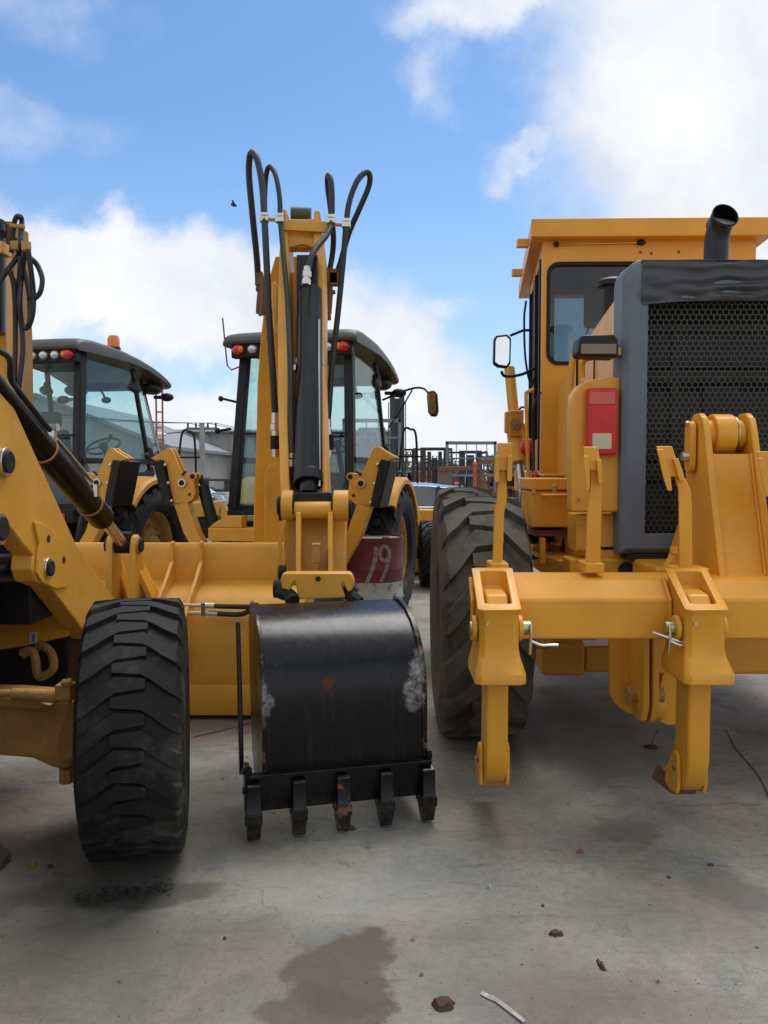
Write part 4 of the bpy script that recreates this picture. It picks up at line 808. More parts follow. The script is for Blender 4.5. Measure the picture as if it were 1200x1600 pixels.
    m = MB(); m.prism([P(-220, 1040, 3.97), P(105, 996, 3.97), P(107, 1045, 3.97), P(98, 1080, 3.97), P(60, 1082, 3.97), P(-220, 1085, 3.97)], (0, .22, 0)); part('counterweight', m, M['plast'], t, bevel=.01)
    m = MB(); m.tube([P(35, 1020, 3.93), P(48, 1016, 3.90), P(55, 1028, 3.88), P(60, 1056, 3.88), P(76, 1052, 3.88), P(84, 1040, 3.88), P(80, 1020, 3.91), P(66, 1008, 3.93), P(58, 1012, 3.94)], .02, n=8); m.prism([P(30, 1018, 3.94), P(46, 1012, 3.94), P(52, 1022, 3.94), P(36, 1030, 3.94)], (0, .03, 0)); part('tow_hook', m, M['byd'], t)
    m = MB(); m.prism([P(46, 989, 3.947), P(58, 987, 3.947), P(58, 1003, 3.947), P(46, 1007, 3.947)], (0, .002, 0)); st = part('sticker', m, M['white'], t, smooth=False)
    m = MB()
    for k in range(4): m.prism([P(49, 992+3.1*k, 3.945), P(49+random.choice((5, 7)), 991+3.1*k, 3.945), P(55, 992.8+3.1*k, 3.945), P(49, 993.6+3.1*k, 3.945)], (0, .001, 0))
    part('sticker_print', m, M['ink'], st, smooth=False)
    # axle
    secs = []
    for (x, yt, yb, d) in ((-140, 1090, 1178, .12), (0, 1092, 1182, .12), (50, 1096, 1186, .12), (80, 1090, 1200, .14), (100, 1078, 1205, .16), (116, 1075, 1200, .16)):
        a_ = P(x, yt, 3.30); b_ = P(x, yb, 3.30); secs.append([a_, b_, b_+V((0, d*2, 0)), a_+V((0, d*2, 0))])
    m = MB(); m.loft(secs); part('front_axle', m, M['byd'], t, bevel=.02, seg=3)
    m = MB(); m.cyl(P(104, 1142, 3.26), P(128, 1142, 3.30), .12, n=28); m.prism([P(-20, 1086, 3.24), P(60, 1094, 3.24), P(80, 1104, 3.24), P(60, 1110, 3.24), P(-20, 1104, 3.24)], (0, .1, 0)); part('steering_knuckle', m, M['byd'], t, bevel=.01)
    m = MB(); m.cyl(P(-120, 1082, 3.2), P(20, 1084, 3.2), .016); m.cyl(P(18, 1084, 3.2), P(90, 1088, 3.2), .022, .028); m.box(P(102, 1080, 3.2), (.06, .06, .06)); m.cyl(P(104, 1064, 3.2), P(104, 1100, 3.2), .022, n=8); m.cyl(P(98, 1068, 3.18), P(112, 1066, 3.18), .018, n=6); part('tie_rod', m, M['byd'], t, bevel=.004)
    m = MB(); m.cyl(P(104, 1200, 3.3), P(104, 1222, 3.3), .03, n=8); part('grease_plug', m, M['byd'], t)
    m = MB(); m.bx((-2.6, 2.6, .62), (-1.75, 3.5, .95)); part('sump', m, M['dark'], t)
    # engine cover and cab further left, outside of the frame of the photo but standing here
    m = MB(); m.prism([V((-2.45, y, z)) for y, z in ((3.9, .95), (3.85, 1.15), (3.0, 1.3), (2.0, 1.35), (2.0, .95))], (.75, 0, 0)) ; part('engine_hood', m, M['by'], t, bevel=.05)
    wheel(t, (-3.0, 3.29, .488), f, .49, .385, 25, .022, .25, -1, M['tyre'], M['by'], dq=.62, flat=.15, lug=.60, cl=.62)
    for s_ in (-1, 1):
        wheel(t, (-2.0+s_*.92, 1.15, .68), fwdv(0), .68, .42, 18, .035, .38, s_, M['tyre'], M['byd'])
        m = MB(); m.lathe([(s_*-.26, .72), (s_*-.26, .80), (s_*.20, .79), (s_*.22, .72), (s_*.20, .76), (s_*-.24, .77)], V((-2.0+s_*.92, 1.15, .68)), (1, 0, 0), 24, -66, 60); part('fender', m, M['by'], t)
        for (y0, y1) in ((.62, .70), (1.95, 1.85), (2.45, 2.25)): m = MB(); m.bar((-2.0+s_*.60, y0, 1.05), (-2.0+s_*.55, y1, 2.6), .09, .09, up=(0, 1, 0)); part('cab_post', m, M['plast'], t, bevel=.01)
        m = MB(); m.prism([(-2.0+s_*.6, .66, 1.15), (-2.0+s_*.6, 2.4, 1.3), (-2.0+s_*.56, 2.24, 2.55), (-2.0+s_*.56, .70, 2.55)], (-.006*s_, 0, 0)); part('side_window', m, M['glass'], t, smooth=False)
    m = MB(); m.bx((-2.7, .5, 2.62), (-1.3, 2.5, 2.8)); part('cab_roof', m, M['roof'], t, bevel=.06, seg=3)
    m = MB(); m.bx((-2.55, .55, .75), (-1.45, 2.4, 1.12)); m.bx((-2.35, .0, .45), (-1.65, 3.3, .9)); part('cab_base', m, M['plast'], t, bevel=.03)
    m = MB(); m.bx((-2.25, .9, 1.12), (-1.8, 1.4, 1.35)); m.bx((-2.25, .8, 1.3), (-1.8, .92, 1.95)); part('driver_seat', m, M['seat'], t, bevel=.04)
    m = MB(); m.bx((-2.9, -.25, .5), (-1.1, -.05, .95)); part('rear_frame', m, M['by'], t, bevel=.01)
    # hydraulic lines along the bucket back
    for y, x1 in ((945, 335), (957, 340)):
        m = MB(); m.tube([P(190, y, 4.83), P(x1-12, y+1.2, 4.83)], .011, smooth=False); m.cyl(P(x1-14, y+1.2, 4.83), P(x1, y+1.8, 4.83), .017, n=8); part('hydraulic_pipe', m, M['steel'], t)
        m = MB(); m.tube([P(x1, y+2, 4.83), P(375, y+3, 4.83), P(392, y+(3 if y < 950 else -4), 4.8), P(402, y+(1 if y < 950 else -8), 4.7)], .015); part('hydraulic_hose', m, M['hose'], t)
    m = MB(); m.box(P(318, 952, 4.8), (.025, .03, .08)); part('pipe_clamp', m, M['steel'], t, bevel=.003)
    return t
near_backhoe()

# ------------------------------------------------------------------ road grader
def grader():
    t = thing('road_grader', 'large orange-yellow road grader on the right with a two-shank ripper and hexagonal mesh grille', 'grader', (1.95, 4.3, 0))
    gy = M['gy']
    # ripper beam
    m = MB(); m.prism([V((.40, y, z)) for y, z in ((3.42, .80), (3.42, .965), (3.50, 1.035), (3.72, 1.045), (3.72, .79))], (3.0, 0, 0)); part('ripper_beam', m, gy, t, bevel=.012, seg=3)
    for (xf, idx) in ((.455, 0), (1.27, 1)):
        w = .088; Yf, Yb = 3.24, 3.50
        zt = lambda y: .965+(y-Yf)/(Yb-Yf)*.115
        def blk(m, x0, x1, y0, y1, zb=.66): m.add([V((x0, y0, zb)), V((x1, y0, zb)), V((x1, y1, zb)), V((x0, y1, zb)), V((x0, y0, zt(y0))), V((x1, y0, zt(y0))), V((x1, y1, zt(y1))), V((x0, y1, zt(y1)))], [(0, 3, 2, 1), (4, 5, 6, 7), (0, 1, 5, 4), (1, 2, 6, 5), (2, 3, 7, 6), (3, 0, 4, 7)])
        # tapered side view with hollow top: rings
        m = MB(); rings = []
        def ring(x0, x1, y0, y1, z0, z1, c=.02): return [V((x0+c, y0, z0)), V((x1-c, y0, z0)), V((x1, y0+c, z0)), V((x1, y1-c, z1)), V((x1-c, y1, z1)), V((x0+c, y1, z1)), V((x0, y1-c, z1)), V((x0, y0+c, z0))]
        X0, X1 = xf-w, xf+w
        outer = [ring(X0-.012, X1+.012, Yf-.05, Yb, .665, .665), ring(X0-.012, X1+.012, Yf-.05, Yb, .705, .705), ring(X0+.004, X1-.004, Yf-.004, Yb, .765, .765), ring(X0+.010, X1-.010, Yf, Yb, .80, .80), ring(X0+.01, X1-.01, Yf, Yb, .93, 1.06), ring(X0, X1, Yf-.012, Yb+.01, .955, 1.09)]
        inner = [ring(X0+.035, X1-.035, Yf+.028, Yb-.02, .975, 1.08), ring(X0+.035, X1-.035, Yf+.03, Yb-.02, .84, .90), ring(X0+.036, X1-.036, Yf+.03, Yb-.02, .665, .665)]
        m.loft(outer+inner, caps=False)
        k_ = 8*(len(outer)+len(inner)-1); m.f += [(i, (i+1) % 8, k_+(i+1) % 8, k_+i) for i in range(8)]
        so_ = part('ripper_socket', m, gy, t, bevel=.006, seg=2)
        for sx in (X0-.001, X1+.001):
            m = MB(); m.tube([V((sx, 3.412, .80)), V((sx, 3.412, .965)), V((sx, 3.492, 1.038)), V((sx, Yb, 1.045))], .009, smooth=False); part('weld_bead', m, gy, so_)
        for z in (.74, .90):
            m = MB(); m.cyl(V((xf-.05, Yf-.012, z)), V((xf-.05, Yf+.01, z)), .007, n=6); part('grease_nipple', m, M['steel'], so_) if z > .8 else None
        # shank
        prof = [(3.30, .955), (3.34, 1.0), (3.44, 1.01), (3.455, .95), (3.455, .42), (3.475, .34), (3.53, .27), (3.62, .22), (3.58, .185), (3.47, .19), (3.38, .215), (3.325, .27), (3.30, .36)]
        prof = [(y, z-(.035*idx if z < .5 else 0)) for y, z in prof]; dzi = -.035*idx
        m = MB(); m.prism([V((xf-.046, y, z)) for y, z in prof], (.092, 0, 0)); sh = part('ripper_shank', m, gy, t, bevel=.014, seg=3)
        for s in (-1, 1):
            m = MB(); x0 = xf+s*.047 if s > 0 else xf-.047-.016
            m.prism([V((x0, y, z+dzi)) for y, z in ((3.44, .36), (3.405, .375), (3.37, .36), (3.36, .25), (3.38, .20), (3.45, .185), (3.52, .20), (3.50, .27))], (.016, 0, 0)); part('tip_cheek', m, gy, sh, bevel=.005)
        m = MB(); m.prism([V((xf-.05, y, z+dzi)) for y, z in ((3.40, .235), (3.46, .165), (3.74, .13), (3.66, .225))], (.10, 0, 0)); part('ripper_tip', m, M['rusty'] if idx else M['gyw'], sh, bevel=.005)
        m = MB(); q = V((xf, 3.40, .30+dzi)); m.cyl(q-V((.069, 0, 0)), q+V((.066, 0, 0)), .012, n=12); part('tip_pin', m, M['rusty'], sh)
        # pin with hairpin clip
        zc = .865; yc = 3.33
        for s in (-1, 1):
            m = MB(); m.cyl(V((xf+s*(w-.006), yc, zc)), V((xf+s*(w+.014), yc, zc)), .052, n=24); part('socket_boss', m, gy, so_, bevel=.005)
        m = MB(); s = 1 if idx == 0 else -1; m.cyl(V((xf-s*(w+.022), yc, zc)), V((xf+s*(w+.050), yc, zc)), .028, n=24); pn = part('ripper_pin', m, M['zinc'], so_, bevel=.004)
        m = MB(); x = xf+s*(w+.042); m.tube([V((x-.0, yc-.03, zc-.10)), V((x, yc-.045, zc-.03)), V((x, yc-.036, zc+.02))], .006, smooth=False); m.tube([V((x, yc-.04, zc-.045)), V((x+.04, yc-.05, zc-.06)), V((x+.08, yc-.04, zc-.062)), V((x+.11 if idx == 0 else x-.07, yc-.04, zc-.062 if idx == 0 else zc-.01))], .006); part('hairpin_clip', m, M['steel'], pn)
    # spare scarifier teeth standing in the beam
    def tooth(head, post, Y, wd=.07, base=None):
        m = MB(); m.loft([[P(a, y, Y), P(b, y, Y), P(b, y, Y+wd), P(a, y, Y+wd)] for a, b, y in post]); q = part('scarifier_shank', m, gy, t, bevel=.008)
        m = MB(); m.loft([[P(a, y, Y-.02), P(b, y, Y-.02), P(b, y, Y+wd+.02), P(a, y, Y+wd+.02)] for a, b, y in head[0]])
        for h in head[1:]: m.loft([[P(a, y, Y-.045), P(b, y, Y-.045), P(b, y, Y+wd+.03), P(a, y, Y+wd+.03)] for a, b, y in h])
        part('tooth_cap', m, gy, q, bevel=.005)
        if base: m = MB(); m.bx(P(base[0], base[1], Y-.04), P(base[2], base[3], Y+wd+.03)); part('clamp_collar', m, gy, q, bevel=.008)
    tooth([[(777, 801, 692), (776, 800, 715), (775, 799, 735)], [(773, 781, 712), (772, 780, 752), (774, 779, 754)], [(793, 801, 712), (792, 800, 750), (794, 799, 752)]], [(782, 791, 716), (778, 792, 750), (776, 792, 780), (772, 788, 800), (769, 785, 884)], 3.62, base=(766, 880, 788, 888))
    tooth([[(911, 934, 698), (912, 937, 715), (914, 938, 735)], [(911, 920, 712), (914, 922, 752), (916, 921, 766)], [(932, 940, 718), (934, 941, 745), (935, 940, 757)]], [(922, 933, 722), (922, 940, 750), (920, 941, 770), (917, 940, 800), (914, 938, 886)], 3.60, base=(915, 880, 932, 890))
    tooth([[(1025, 1050, 697), (1031, 1058, 722), (1037, 1060, 745)], [(1026, 1036, 702), (1036, 1048, 745), (1043, 1050, 767)], [(1052, 1060, 716), (1058, 1068, 740), (1062, 1069, 752)]], [(1049, 1058, 730), (1055, 1072, 750), (1059, 1079, 765), (1060, 1081, 790), (1061, 1082, 892)], 3.55, base=(1059, 888, 1090, 896))
    tooth([[(1181, 1206, 705), (1186, 1212, 725), (1192, 1218, 748)], [(1183, 1192, 715), (1192, 1202, 760), (1197, 1203, 776)]], [(1206, 1216, 730), (1212, 1230, 760), (1216, 1236, 790), (1216, 1236, 900)], 3.55)
    # lift arm of the ripper
    side = [(3.60, 1.03), (3.80, 1.66), (3.83, 1.735), (3.88, 1.765), (3.95, 1.765), (4.01, 1.72), (4.03, 1.62), (4.04, 1.42), (4.12, 1.25), (4.28, 1.05), (4.28, .95), (3.70, .95)]
    for x in (1.46, 1.675): m = MB(); m.prism([V((x, y, z)) for y, z in side], (.032, 0, 0)); part('arm_side_plate', m, gy, t, bevel=.008)
    m = MB(); m.prism([V((1.492, y, z)) for y, z in ((3.63, 1.03), (3.80, 1.575), (3.82, 1.575), (3.66, 1.03))], (.183, 0, 0)); part('arm_face_plate', m, gy, t, bevel=.004)
    m = MB(); m.tube([V((1.497, 3.625, 1.04)), V((1.497, 3.795, 1.575))], .007, smooth=False); m.tube([V((1.67, 3.625, 1.04)), V((1.67, 3.795, 1.575))], .007, smooth=False); m.tube([V((1.497, 3.63, 1.04)), V((1.67, 3.63, 1.04))], .008, smooth=False); part('weld_bead', m, gy, t)
    c = V((0, 3.92, 1.665))
    m = MB(); m.cyl(V((1.493, c.y, c.z)), V((1.675, c.y, c.z)), .072, n=36); m.cyl(V((1.53, c.y, c.z)), V((1.628, c.y, c.z)), .098, n=36); part('arm_pivot_barrel', m, gy, t, bevel=.008)
    m = MB(); m.cyl(V((1.631, c.y, c.z)), V((1.638, c.y, c.z)), .09, n=36); part('brass_shim', m, M['zinc'], t)
    m = MB(); m.prism([V((1.425, c.y+a*.042, z0+b*.042)) for z0, a, b in [(1.69, math.cos(R(k)), math.sin(R(k))) for k in range(0, 181, 30)]+[(1.53, math.cos(R(k)), math.sin(R(k))) for k in range(180, 361, 30)]], (.028, 0, 0)); q = part('keeper_plate', m, gy, t, bevel=.005)
    m = MB(); m.cyl(V((1.395, c.y-.01, 1.565)), V((1.43, c.y-.01, 1.565)), .022, n=8); part('bolt', m, M['steel'], q); m = MB(); m.cyl(V((1.415, c.y, 1.72)), V((1.43, c.y, 1.72)), .012, n=6); part('bolt', m, M['steel'], q)
    m = MB(); m.prism([P(1038, 894, 3.78), P(1052, 868, 3.78), P(1056, 868, 3.78), P(1058, 894, 3.78)], (0, .06, 0)); m.box(P(1053, 860, 3.75), (.03, .03, .03)); part('gusset', m, gy, t, bevel=.004)
    # lower link below the beam
    m = MB(); m.prism([P(x, y, 4.02) for x, y in ((953, 985), (996, 985), (996, 1117), (985, 1116), (970, 1108), (959, 1097), (953, 1084))], (0, .04, 0)); part('link_plate', m, gy, t, bevel=.006)
    m = MB(); m.prism([V((1.20, y, z)) for y, z in ((3.82, .80), (3.80, .40), (3.84, .33), (3.90, .31), (3.97, .33), (4.02, .40), (4.02, .80))], (.03, 0, 0)); m.prism([V((1.245, y, z)) for y, z in ((3.82, .80), (3.80, .42), (3.84, .33), (3.90, .30), (3.97, .33), (4.02, .40), (4.02, .80))], (.03, 0, 0)); part('link_bracket', m, gy, t, bevel=.006)
    pin(V((1.25, 3.92, .43)), (1, 0, 0), .16, .035, t, m='byd')
    m = MB(); m.prism([P(x, y, 3.96) for x, y in ((1048, 1000), (1090, 1000), (1060, 1132), (1046, 1134), (1030, 1128), (1026, 1095))], (0, .05, 0)); m.cyl(P(1018, 1098, 3.98), P(1034, 1100, 3.98), .08, n=28); part('lower_link', m, gy, t, bevel=.006)
    # chassis
    m = MB(); m.bx((1.30, 3.95, .52), (2.9, 4.35, 1.04)); part('rear_frame', m, gy, t, bevel=.02)
    m = MB(); m.bx(P(890, 900, 4.42), P(1400, 868, 4.60)); m.bx((1.15, 4.45, .75), (2.75, 6.4, 1.1)); part('chassis', m, gy, t, bevel=.01)
    m = MB(); m.cyl(P(978, 890, 4.40), P(978, 890, 4.46), .04, n=20); part('frame_hole', m, M['dark'], t); m = MB(); m.box(P(1032, 891, 4.40), (.04, .04, .03)); part('frame_hole', m, M['dark'], t)
    m = MB(); m.prism([P(1008, 882, 4.38), P(1052, 882, 4.38), P(1040, 893, 4.38), P(1016, 893, 4.38)], (0, .05, 0)); part('frame_tab', m, gy, t, bevel=.004)
    # saw-edged step under the beam
    o = [(848, 985), (932, 985), (932, 1000), (905, 1000)]
    for k in range(7): o += [(902-6*k, 1003), (899-6*k, 1008)]
    o += [(860, 1009), (860, 1022), (850, 1022)]
    m = MB(); m.prism([P(x, y, 5.3) for x, y in o], (0, .04, 0)); part('access_step', m, gy, t, bevel=.003)
    m = MB(); m.prism([P(x, y, 5.5) for x, y in ((846, 1000), (914, 1000), (914, 1056), (848, 1056))], (0, .3, 0)); m.bx(P(915, 1010, 5.6), P(1000, 1040, 5.8)); part('tandem_case', m, gy, t, bevel=.02)
    # wheels
    wheel(t, (.53, 4.72, .678), fwdv(0), .682, .485, 16, .045, .34, -1, M['tyreg'], gy, cl=.62, dq=.66, flat=.17)
    wheel(t, (3.40, 4.86, .685), fwdv(0), .69, .50, 15, .035, .34, 1, M['tyreg'], gy, dq=.66, flat=.17)
    wheel(t, (.62, 6.55, .685), fwdv(2), .69, .46, 15, .035, .34, -1, M['tyreg'], gy, cl=.62, dq=.66, flat=.17)
    m = MB(); m.bx((.80, 4.6, .5), (.95, 6.8, .86)); m.bar((.6, 4.86, .685), (3.3, 4.86, .685), .22, .22); part('tandem_axle', m, M['gyw'], t, bevel=.03)
    # hood
    hp = lambda x: x
    m = MB(); secs = []
    for (Y, z, xl) in ((4.50, 2.50, 1.245), (5.0, 2.405, 1.245), (5.4, 2.32, 1.25), (5.8, 2.25, 1.27), (6.3, 2.18, 1.30)):
        xr = 3.9-xl; secs.append([V((xl, Y, 1.06)), V((xl, Y, z-.10)), V((xl+.02, Y, z-.04)), V((xl+.09, Y, z)), V((xr-.09, Y, z)), V((xr-.02, Y, z-.04)), V((xr, Y, z-.10)), V((xr, Y, 1.06))])
    m.loft(secs); hd = part('engine_hood', m, gy, t, bevel=.015)
    for y0 in (4.95, 5.4):
        m = MB(); m.bx((1.238, y0, 1.7), (1.26, y0+.008, 2.22)); part('panel_seam', m, M['dark'], hd)
    m = MB()
    for k in range(9): m.bar((1.232, 5.0+k*.05, 1.70), (1.232, 5.06+k*.05, 1.95), .02, .02)
    m.bx((1.238, 4.97, 1.66), (1.252, 5.5, 1.98)); part('side_louvre', m, M['plast'], hd)
    for y in (1.92, 2.2, 1.62, 1.42): m = MB(); m.cyl(V((1.215, 4.53, y)), V((1.25, 4.53, y)), .014, n=8); part('hood_latch', m, M['rusty'], hd)
    # radiator shell with grille
    Y0 = 4.30; xl = P(973, 640, Y0).x; xr = 3.9-xl; zt = P(1000, 403, Y0).z; zb = P(980, 866, Y0).z
    il = P(1011, 640, Y0).x; ir = 3.9-il; it = P(1020, 468, Y0).z; ib = P(1020, 834, Y0).z
    c_ = .11
    def corner(cx, cz, r, a0, a1, n=6): return [(cx+r*math.cos(R(a0+(a1-a0)*i/n)), cz+r*math.sin(R(a0+(a1-a0)*i/n))) for i in range(n+1)]
    out = [(xl, zb)]+corner(xl+c_, zt-c_, c_, 180, 90)+corner(xr-c_, zt-c_, c_, 90, 0)+[(xr, zb)]
    # outer ring built of matching point rows
    inn = [(il, ib)]+[(il, it)]*7+[(ir, it)]*7+[(ir, ib)]
    m = MB(); n = len(out); e = .03
    def shrink(p, k): cx, cz = (xl+xr)/2, (zt+zb)/2; return (p[0]+(k if p[0] < cx else -k), p[1]+(k if p[1] < cz else -k))
    rows = [[V((x, Y0+.19, z)) for x, z in out], [V((x, Y0+e, z)) for x, z in out], [V((*[(shrink((x, z), e))[0]], Y0, shrink((x, z), e)[1])) for x, z in out], [V((x, Y0, z)) for x, z in inn], [V((x, Y0+.05, z)) for x, z in inn]]
    m.loft(rows, caps=False); sh = part('radiator_shell', m, M['grey'], t, bevel=.006)
    # vinyl cover draped over the top band
    m = MB(); nx, nz = 90, 26; vs = []; fs = []
    xs0, xs1 = P(1003, 430, Y0).x, 2.75
    for j in range(nz+1):
        for i in range(nx+1):
            u_ = i/nx; v_ = j/nz; x = xs0+(xs1-xs0)*u_; z = zt-.012-(zt-it+.014-.03*math.sin(u_*3.0))*v_
            wr = .012*math.sin(22*v_+6*u_*v_+2.4*noise.noise(V((x*5, 0, 1)))+x*4)*min(1, u_*5)*(.35+abs(noise.noise(V((x*3, z*8, 2)))))+.014*noise.noise(V((x*6, z*24, 4)))
            vs.append(V((x, Y0-.012+wr*1.1, z)))
    for j in range(nz):
        for i in range(nx): a = j*(nx+1)+i; fs.append((a, a+1, a+nx+2, a+nx+1))
    m.add(vs, fs); m.add([V((xs0, Y0-.012, zt-.012)), V((xs1, Y0-.012, zt-.012)), V((xs1, Y0+.18, zt+.004)), V((xs0, Y0+.18, zt+.004))], [(0, 1, 2, 3)]); part('vinyl_cover', m, M['vinyl'], sh)
    # expanded hex mesh
    m = MB(); s_ = P(1100, 600, Y0).x-P(1094.6, 600, Y0).x; wbar = .0024; Yg = Y0+.045
    dx = s_*math.sqrt(3); dz = s_*1.5; row = 0; z = ib
    cells = []
    while z < it+.02:
        x = il+(dx/2 if row % 2 else 0)
        while x < 2.45: cells.append((x, z)); x += dx
        z += dz; row += 1
    for (cx, cz) in cells:
        vs = []
        for q, yy in ((s_+.0003, Yg), (s_-wbar, Yg), (s_-wbar, Yg+.006)):
            for k in range(6): a = R(30+60*k); vs.append(V((cx+q*math.cos(a), yy, cz+q*math.sin(a))))
        fs = [(k, (k+1) % 6, 6+(k+1) % 6, 6+k) for k in range(6)]+[(6+k, 6+(k+1) % 6, 12+(k+1) % 6, 12+k) for k in range(6)]
        n0 = len(m.v); m.v += vs; m.f += [tuple(i+n0 for i in f) for f in fs]
    part('grille_mesh', m, M['mesh'], sh, smooth=False)
    m = MB(); m.bx((il-.03, Y0+.165, ib-.03), (ir+.03, Y0+.18, it+.03)); m.bx((il-.03, Y0+.06, ib-.03), (il-.02, Y0+.165, it+.03)); part('radiator_core', m, M['dark'], sh)
    m = MB(); zr = lambda py: P(1100, py, Y0).z
    for a, b in ((575, 592), (726, 748), (505, 512)): m.bx((il, Y0+.09, zr(b)), (ir, Y0+.10, zr(a)))
    m.bx((P(1090, 600, Y0+.2).x, Y0+.11, zr(720)), (P(1145, 600, Y0+.2).x, Y0+.12, zr(600))); m.bx((P(1040, 600, Y0+.2).x, Y0+.11, zr(800)), (P(1052, 600, Y0+.2).x, Y0+.12, zr(500)))
    part('cooler_bar', m, M['core'], sh)
    m = MB(); m.bx((il, Y0+.13, zr(570)), (ir, Y0+.15, zr(500))); m.bx((il, Y0+.13, zr(715)), (ir, Y0+.15, zr(610))); m.bx((il, Y0+.13, zr(830)), (ir, Y0+.15, zr(760))); part('cooler_core', m, M['core'], sh)
    m = MB(); m.bx((xl+.04, Y0+.01, zb-.03), (xr-.04, Y0+.2, zb)); part('lower_seal', m, M['dark'], sh)
    # lamp wing
    Yw = 4.37; o = [(893, 800), (893, 640), (896, 615), (905, 602), (920, 594), (945, 590), (972, 588), (972, 800)]
    m = MB(); m.prism([P(x, y, Yw) for x, y in o], (0, .12, 0)); wg = part('lamp_wing', m, gy, t, bevel=.012, seg=3)
    m = MB(); m.bx(P(900, 862, Yw+.08), P(972, 800, Yw+.3)); m.bx(P(903, 735, Yw-.012), P(966, 590, Yw+.01)) if False else None; part('side_panel', m, gy, t, bevel=.01)
    m = MB(); m.bx(P(915, 607, Yw-.012), P(965, 711, Yw-.055)); lp = part('tail_lamp', m, M['redf'], t, bevel=.012, seg=3)
    m = MB(); m.bx(P(926, 677, Yw-.060), P(955, 702, Yw-.05)); part('reversing_lens', m, M['creaml'], lp, bevel=.003)
    m = MB(); m.bx(P(921, 612, Yw-.060), P(960, 632, Yw-.05)); part('indicator_lens', m, M['redo'], lp, bevel=.003)
    m = MB(); m.prism([P(x, y, Yw-.08) for x, y in ((903, 551), (905, 530), (910, 523), (960, 522), (966, 530), (967, 557), (960, 558), (908, 556))], (0, .15, 0)); lh = part('work_lamp', m, M['plast'], t, bevel=.014, seg=3)
    m = MB(); m.bx(P(908, 553, Yw-.088), P(962, 538, Yw-.07)); part('lamp_lens', m, M['amberd'], lh, bevel=.003)
    m = MB(); m.box(P(966, 551, Yw+.02), (.03, .1, .04)); part('lamp_bracket', m, gy, lh, bevel=.004)
    # handrails
    m = MB(); m.tube([P(892, 680, 4.75), P(891, 640, 4.75), P(893, 580, 4.75), P(897, 556, 4.75), P(906, 548, 4.75), P(912, 546, 4.8)], .019); part('handrail', m, gy, t)
    m = MB(); m.tube([P(911, 590, 4.5), P(910, 570, 4.5), P(915, 562, 4.5), P(923, 560, 4.55)], .014); part('handrail', m, gy, t)
    # toolbox
    m = MB(); m.bx(P(829, 824, 5.0), P(900, 767, 5.0)+V((0, .36, 0))); m.bx(P(827, 766, 4.985), P(902, 747, 4.985)+V((0, .38, 0))); tb = part('toolbox', m, gy, t, bevel=.01)
    m = MB(); m.tube([P(848, 774, 5.0), P(848, 774, 4.94), P(852, 774, 4.93), P(880, 774, 4.93), P(884, 774, 4.94), P(884, 774, 5.0)], .011, smooth=False); part('handle', m, gy, tb)
    for x in (834, 895): m = MB(); m.bx(P(x-3, 771, 4.992), P(x+3, 760, 4.975)); part('lid_hinge', m, gy, tb, bevel=.002)
    m = MB(); m.bx(P(862, 770, 4.985), P(870, 758, 4.97)); part('latch', m, M['steel'], tb, bevel=.002)
    for x, y in ((903, 818), (903, 856), (964, 818), (964, 856), (900, 780), (966, 600)): m = MB(); m.cyl(P(x+4, y, Yw-.012), P(x+4, y, Yw+.1), .008, n=6); part('bolt', m, M['byd'], t)
    m = MB(); m.bx(P(836, 838, 5.05), P(900, 824, 5.3)); part('toolbox_bracket', m, M['rusty'], tb)
    # worn steps
    for (a, b, c_1, d, Y, dd) in ((832, 852, 884, 860, 5.35, .3), (835, 838, 880, 831, 5.2, .5), (833, 868, 870, 862, 5.3, .2)):
        m = MB(); m.bx(P(a, b, Y), P(c_1, d, Y)+V((0, dd, 0))); part('step_plate', m, M['gyw'], t, bevel=.006)
    m = MB(); z0 = .955; m.prism([V((1.0, 4.75, z0)), V((1.28, 4.72, z0)), V((1.30, 5.25, z0)), V((.95, 5.25, z0))], (0, 0, .03)); part('deck_plate', m, gy, t, bevel=.005)
    m = MB(); m.bx(P(844, 880, 4.9), P(850, 840, 4.95)); part('step_stay', m, gy, t)
    m = MB(); m.tube([P(886, 870, 5.3), P(884, 850, 5.3), P(896, 830, 5.4), P(904, 850, 5.5)], .03); m.bx((1.0, 5.6, .9), (1.28, 6.1, 1.4)); part('battery_box', m, M['dark'], t)
    # exhaust
    m = MB(); c0 = P(1119, 400, 5.0); q = c0+V((.016, -.062, .205)); dd = V((.10, -.92, .36)).normalized()
    m.tube([c0-V((0, 0, .15)), c0+V((0, 0, .05)), c0+V((.002, -.004, .105)), c0+V((.006, -.016, .145)), c0+V((.010, -.034, .178)), q], .070, n=28, k=5, rf=lambda s: .070+.006*max(0, s-.7)); ex = part('exhaust_pipe', m, M['exh'], t)
    m = MB(); m.lathe([(-.03, .071), (.0, .076), (.020, .080), (.020, .073), (-.02, .070), (-.09, .066)], q, dd, 28); part('exhaust_rim', m, M['exh'], ex)
    m = MB(); m.cyl(q-dd*.004, q+dd*.006, .0715, n=28); part('exhaust_mouth', m, M['pipe_shade'], ex)  # black disc paints the shade inside the pipe
    # pre-cleaner cap
    c0 = P(957, 440, 5.4); m = MB(); m.lathe([(-.28, .06), (-.02, .06), (-.03, .095), (.0, .098), (.018, .07), (.024, .001)], c0, (0, 0, 1), 24); part('air_precleaner', m, M['plast'], t)
    # cab, turned a little
    Yc = 6.25; cyaw = 6.5; f = fwdv(cyaw); r_ = V((1, -.022, 0)).normalized()
    A = P(845, 700, Yc); A.z = 0
    def C(u, v, z): return A+r_*u+f*v+V((0, 0, z))
    zc = lambda py: P(845, py, Yc).z
    W_ = P(1178, 400, Yc).x-A.x; D = 1.55
    # rear wall with window opening
    wl, wr_, wb, wt = .045, W_-.05, zc(568), zc(412)
    zbase = 1.35; zr_ = zc(376)
    m = MB()
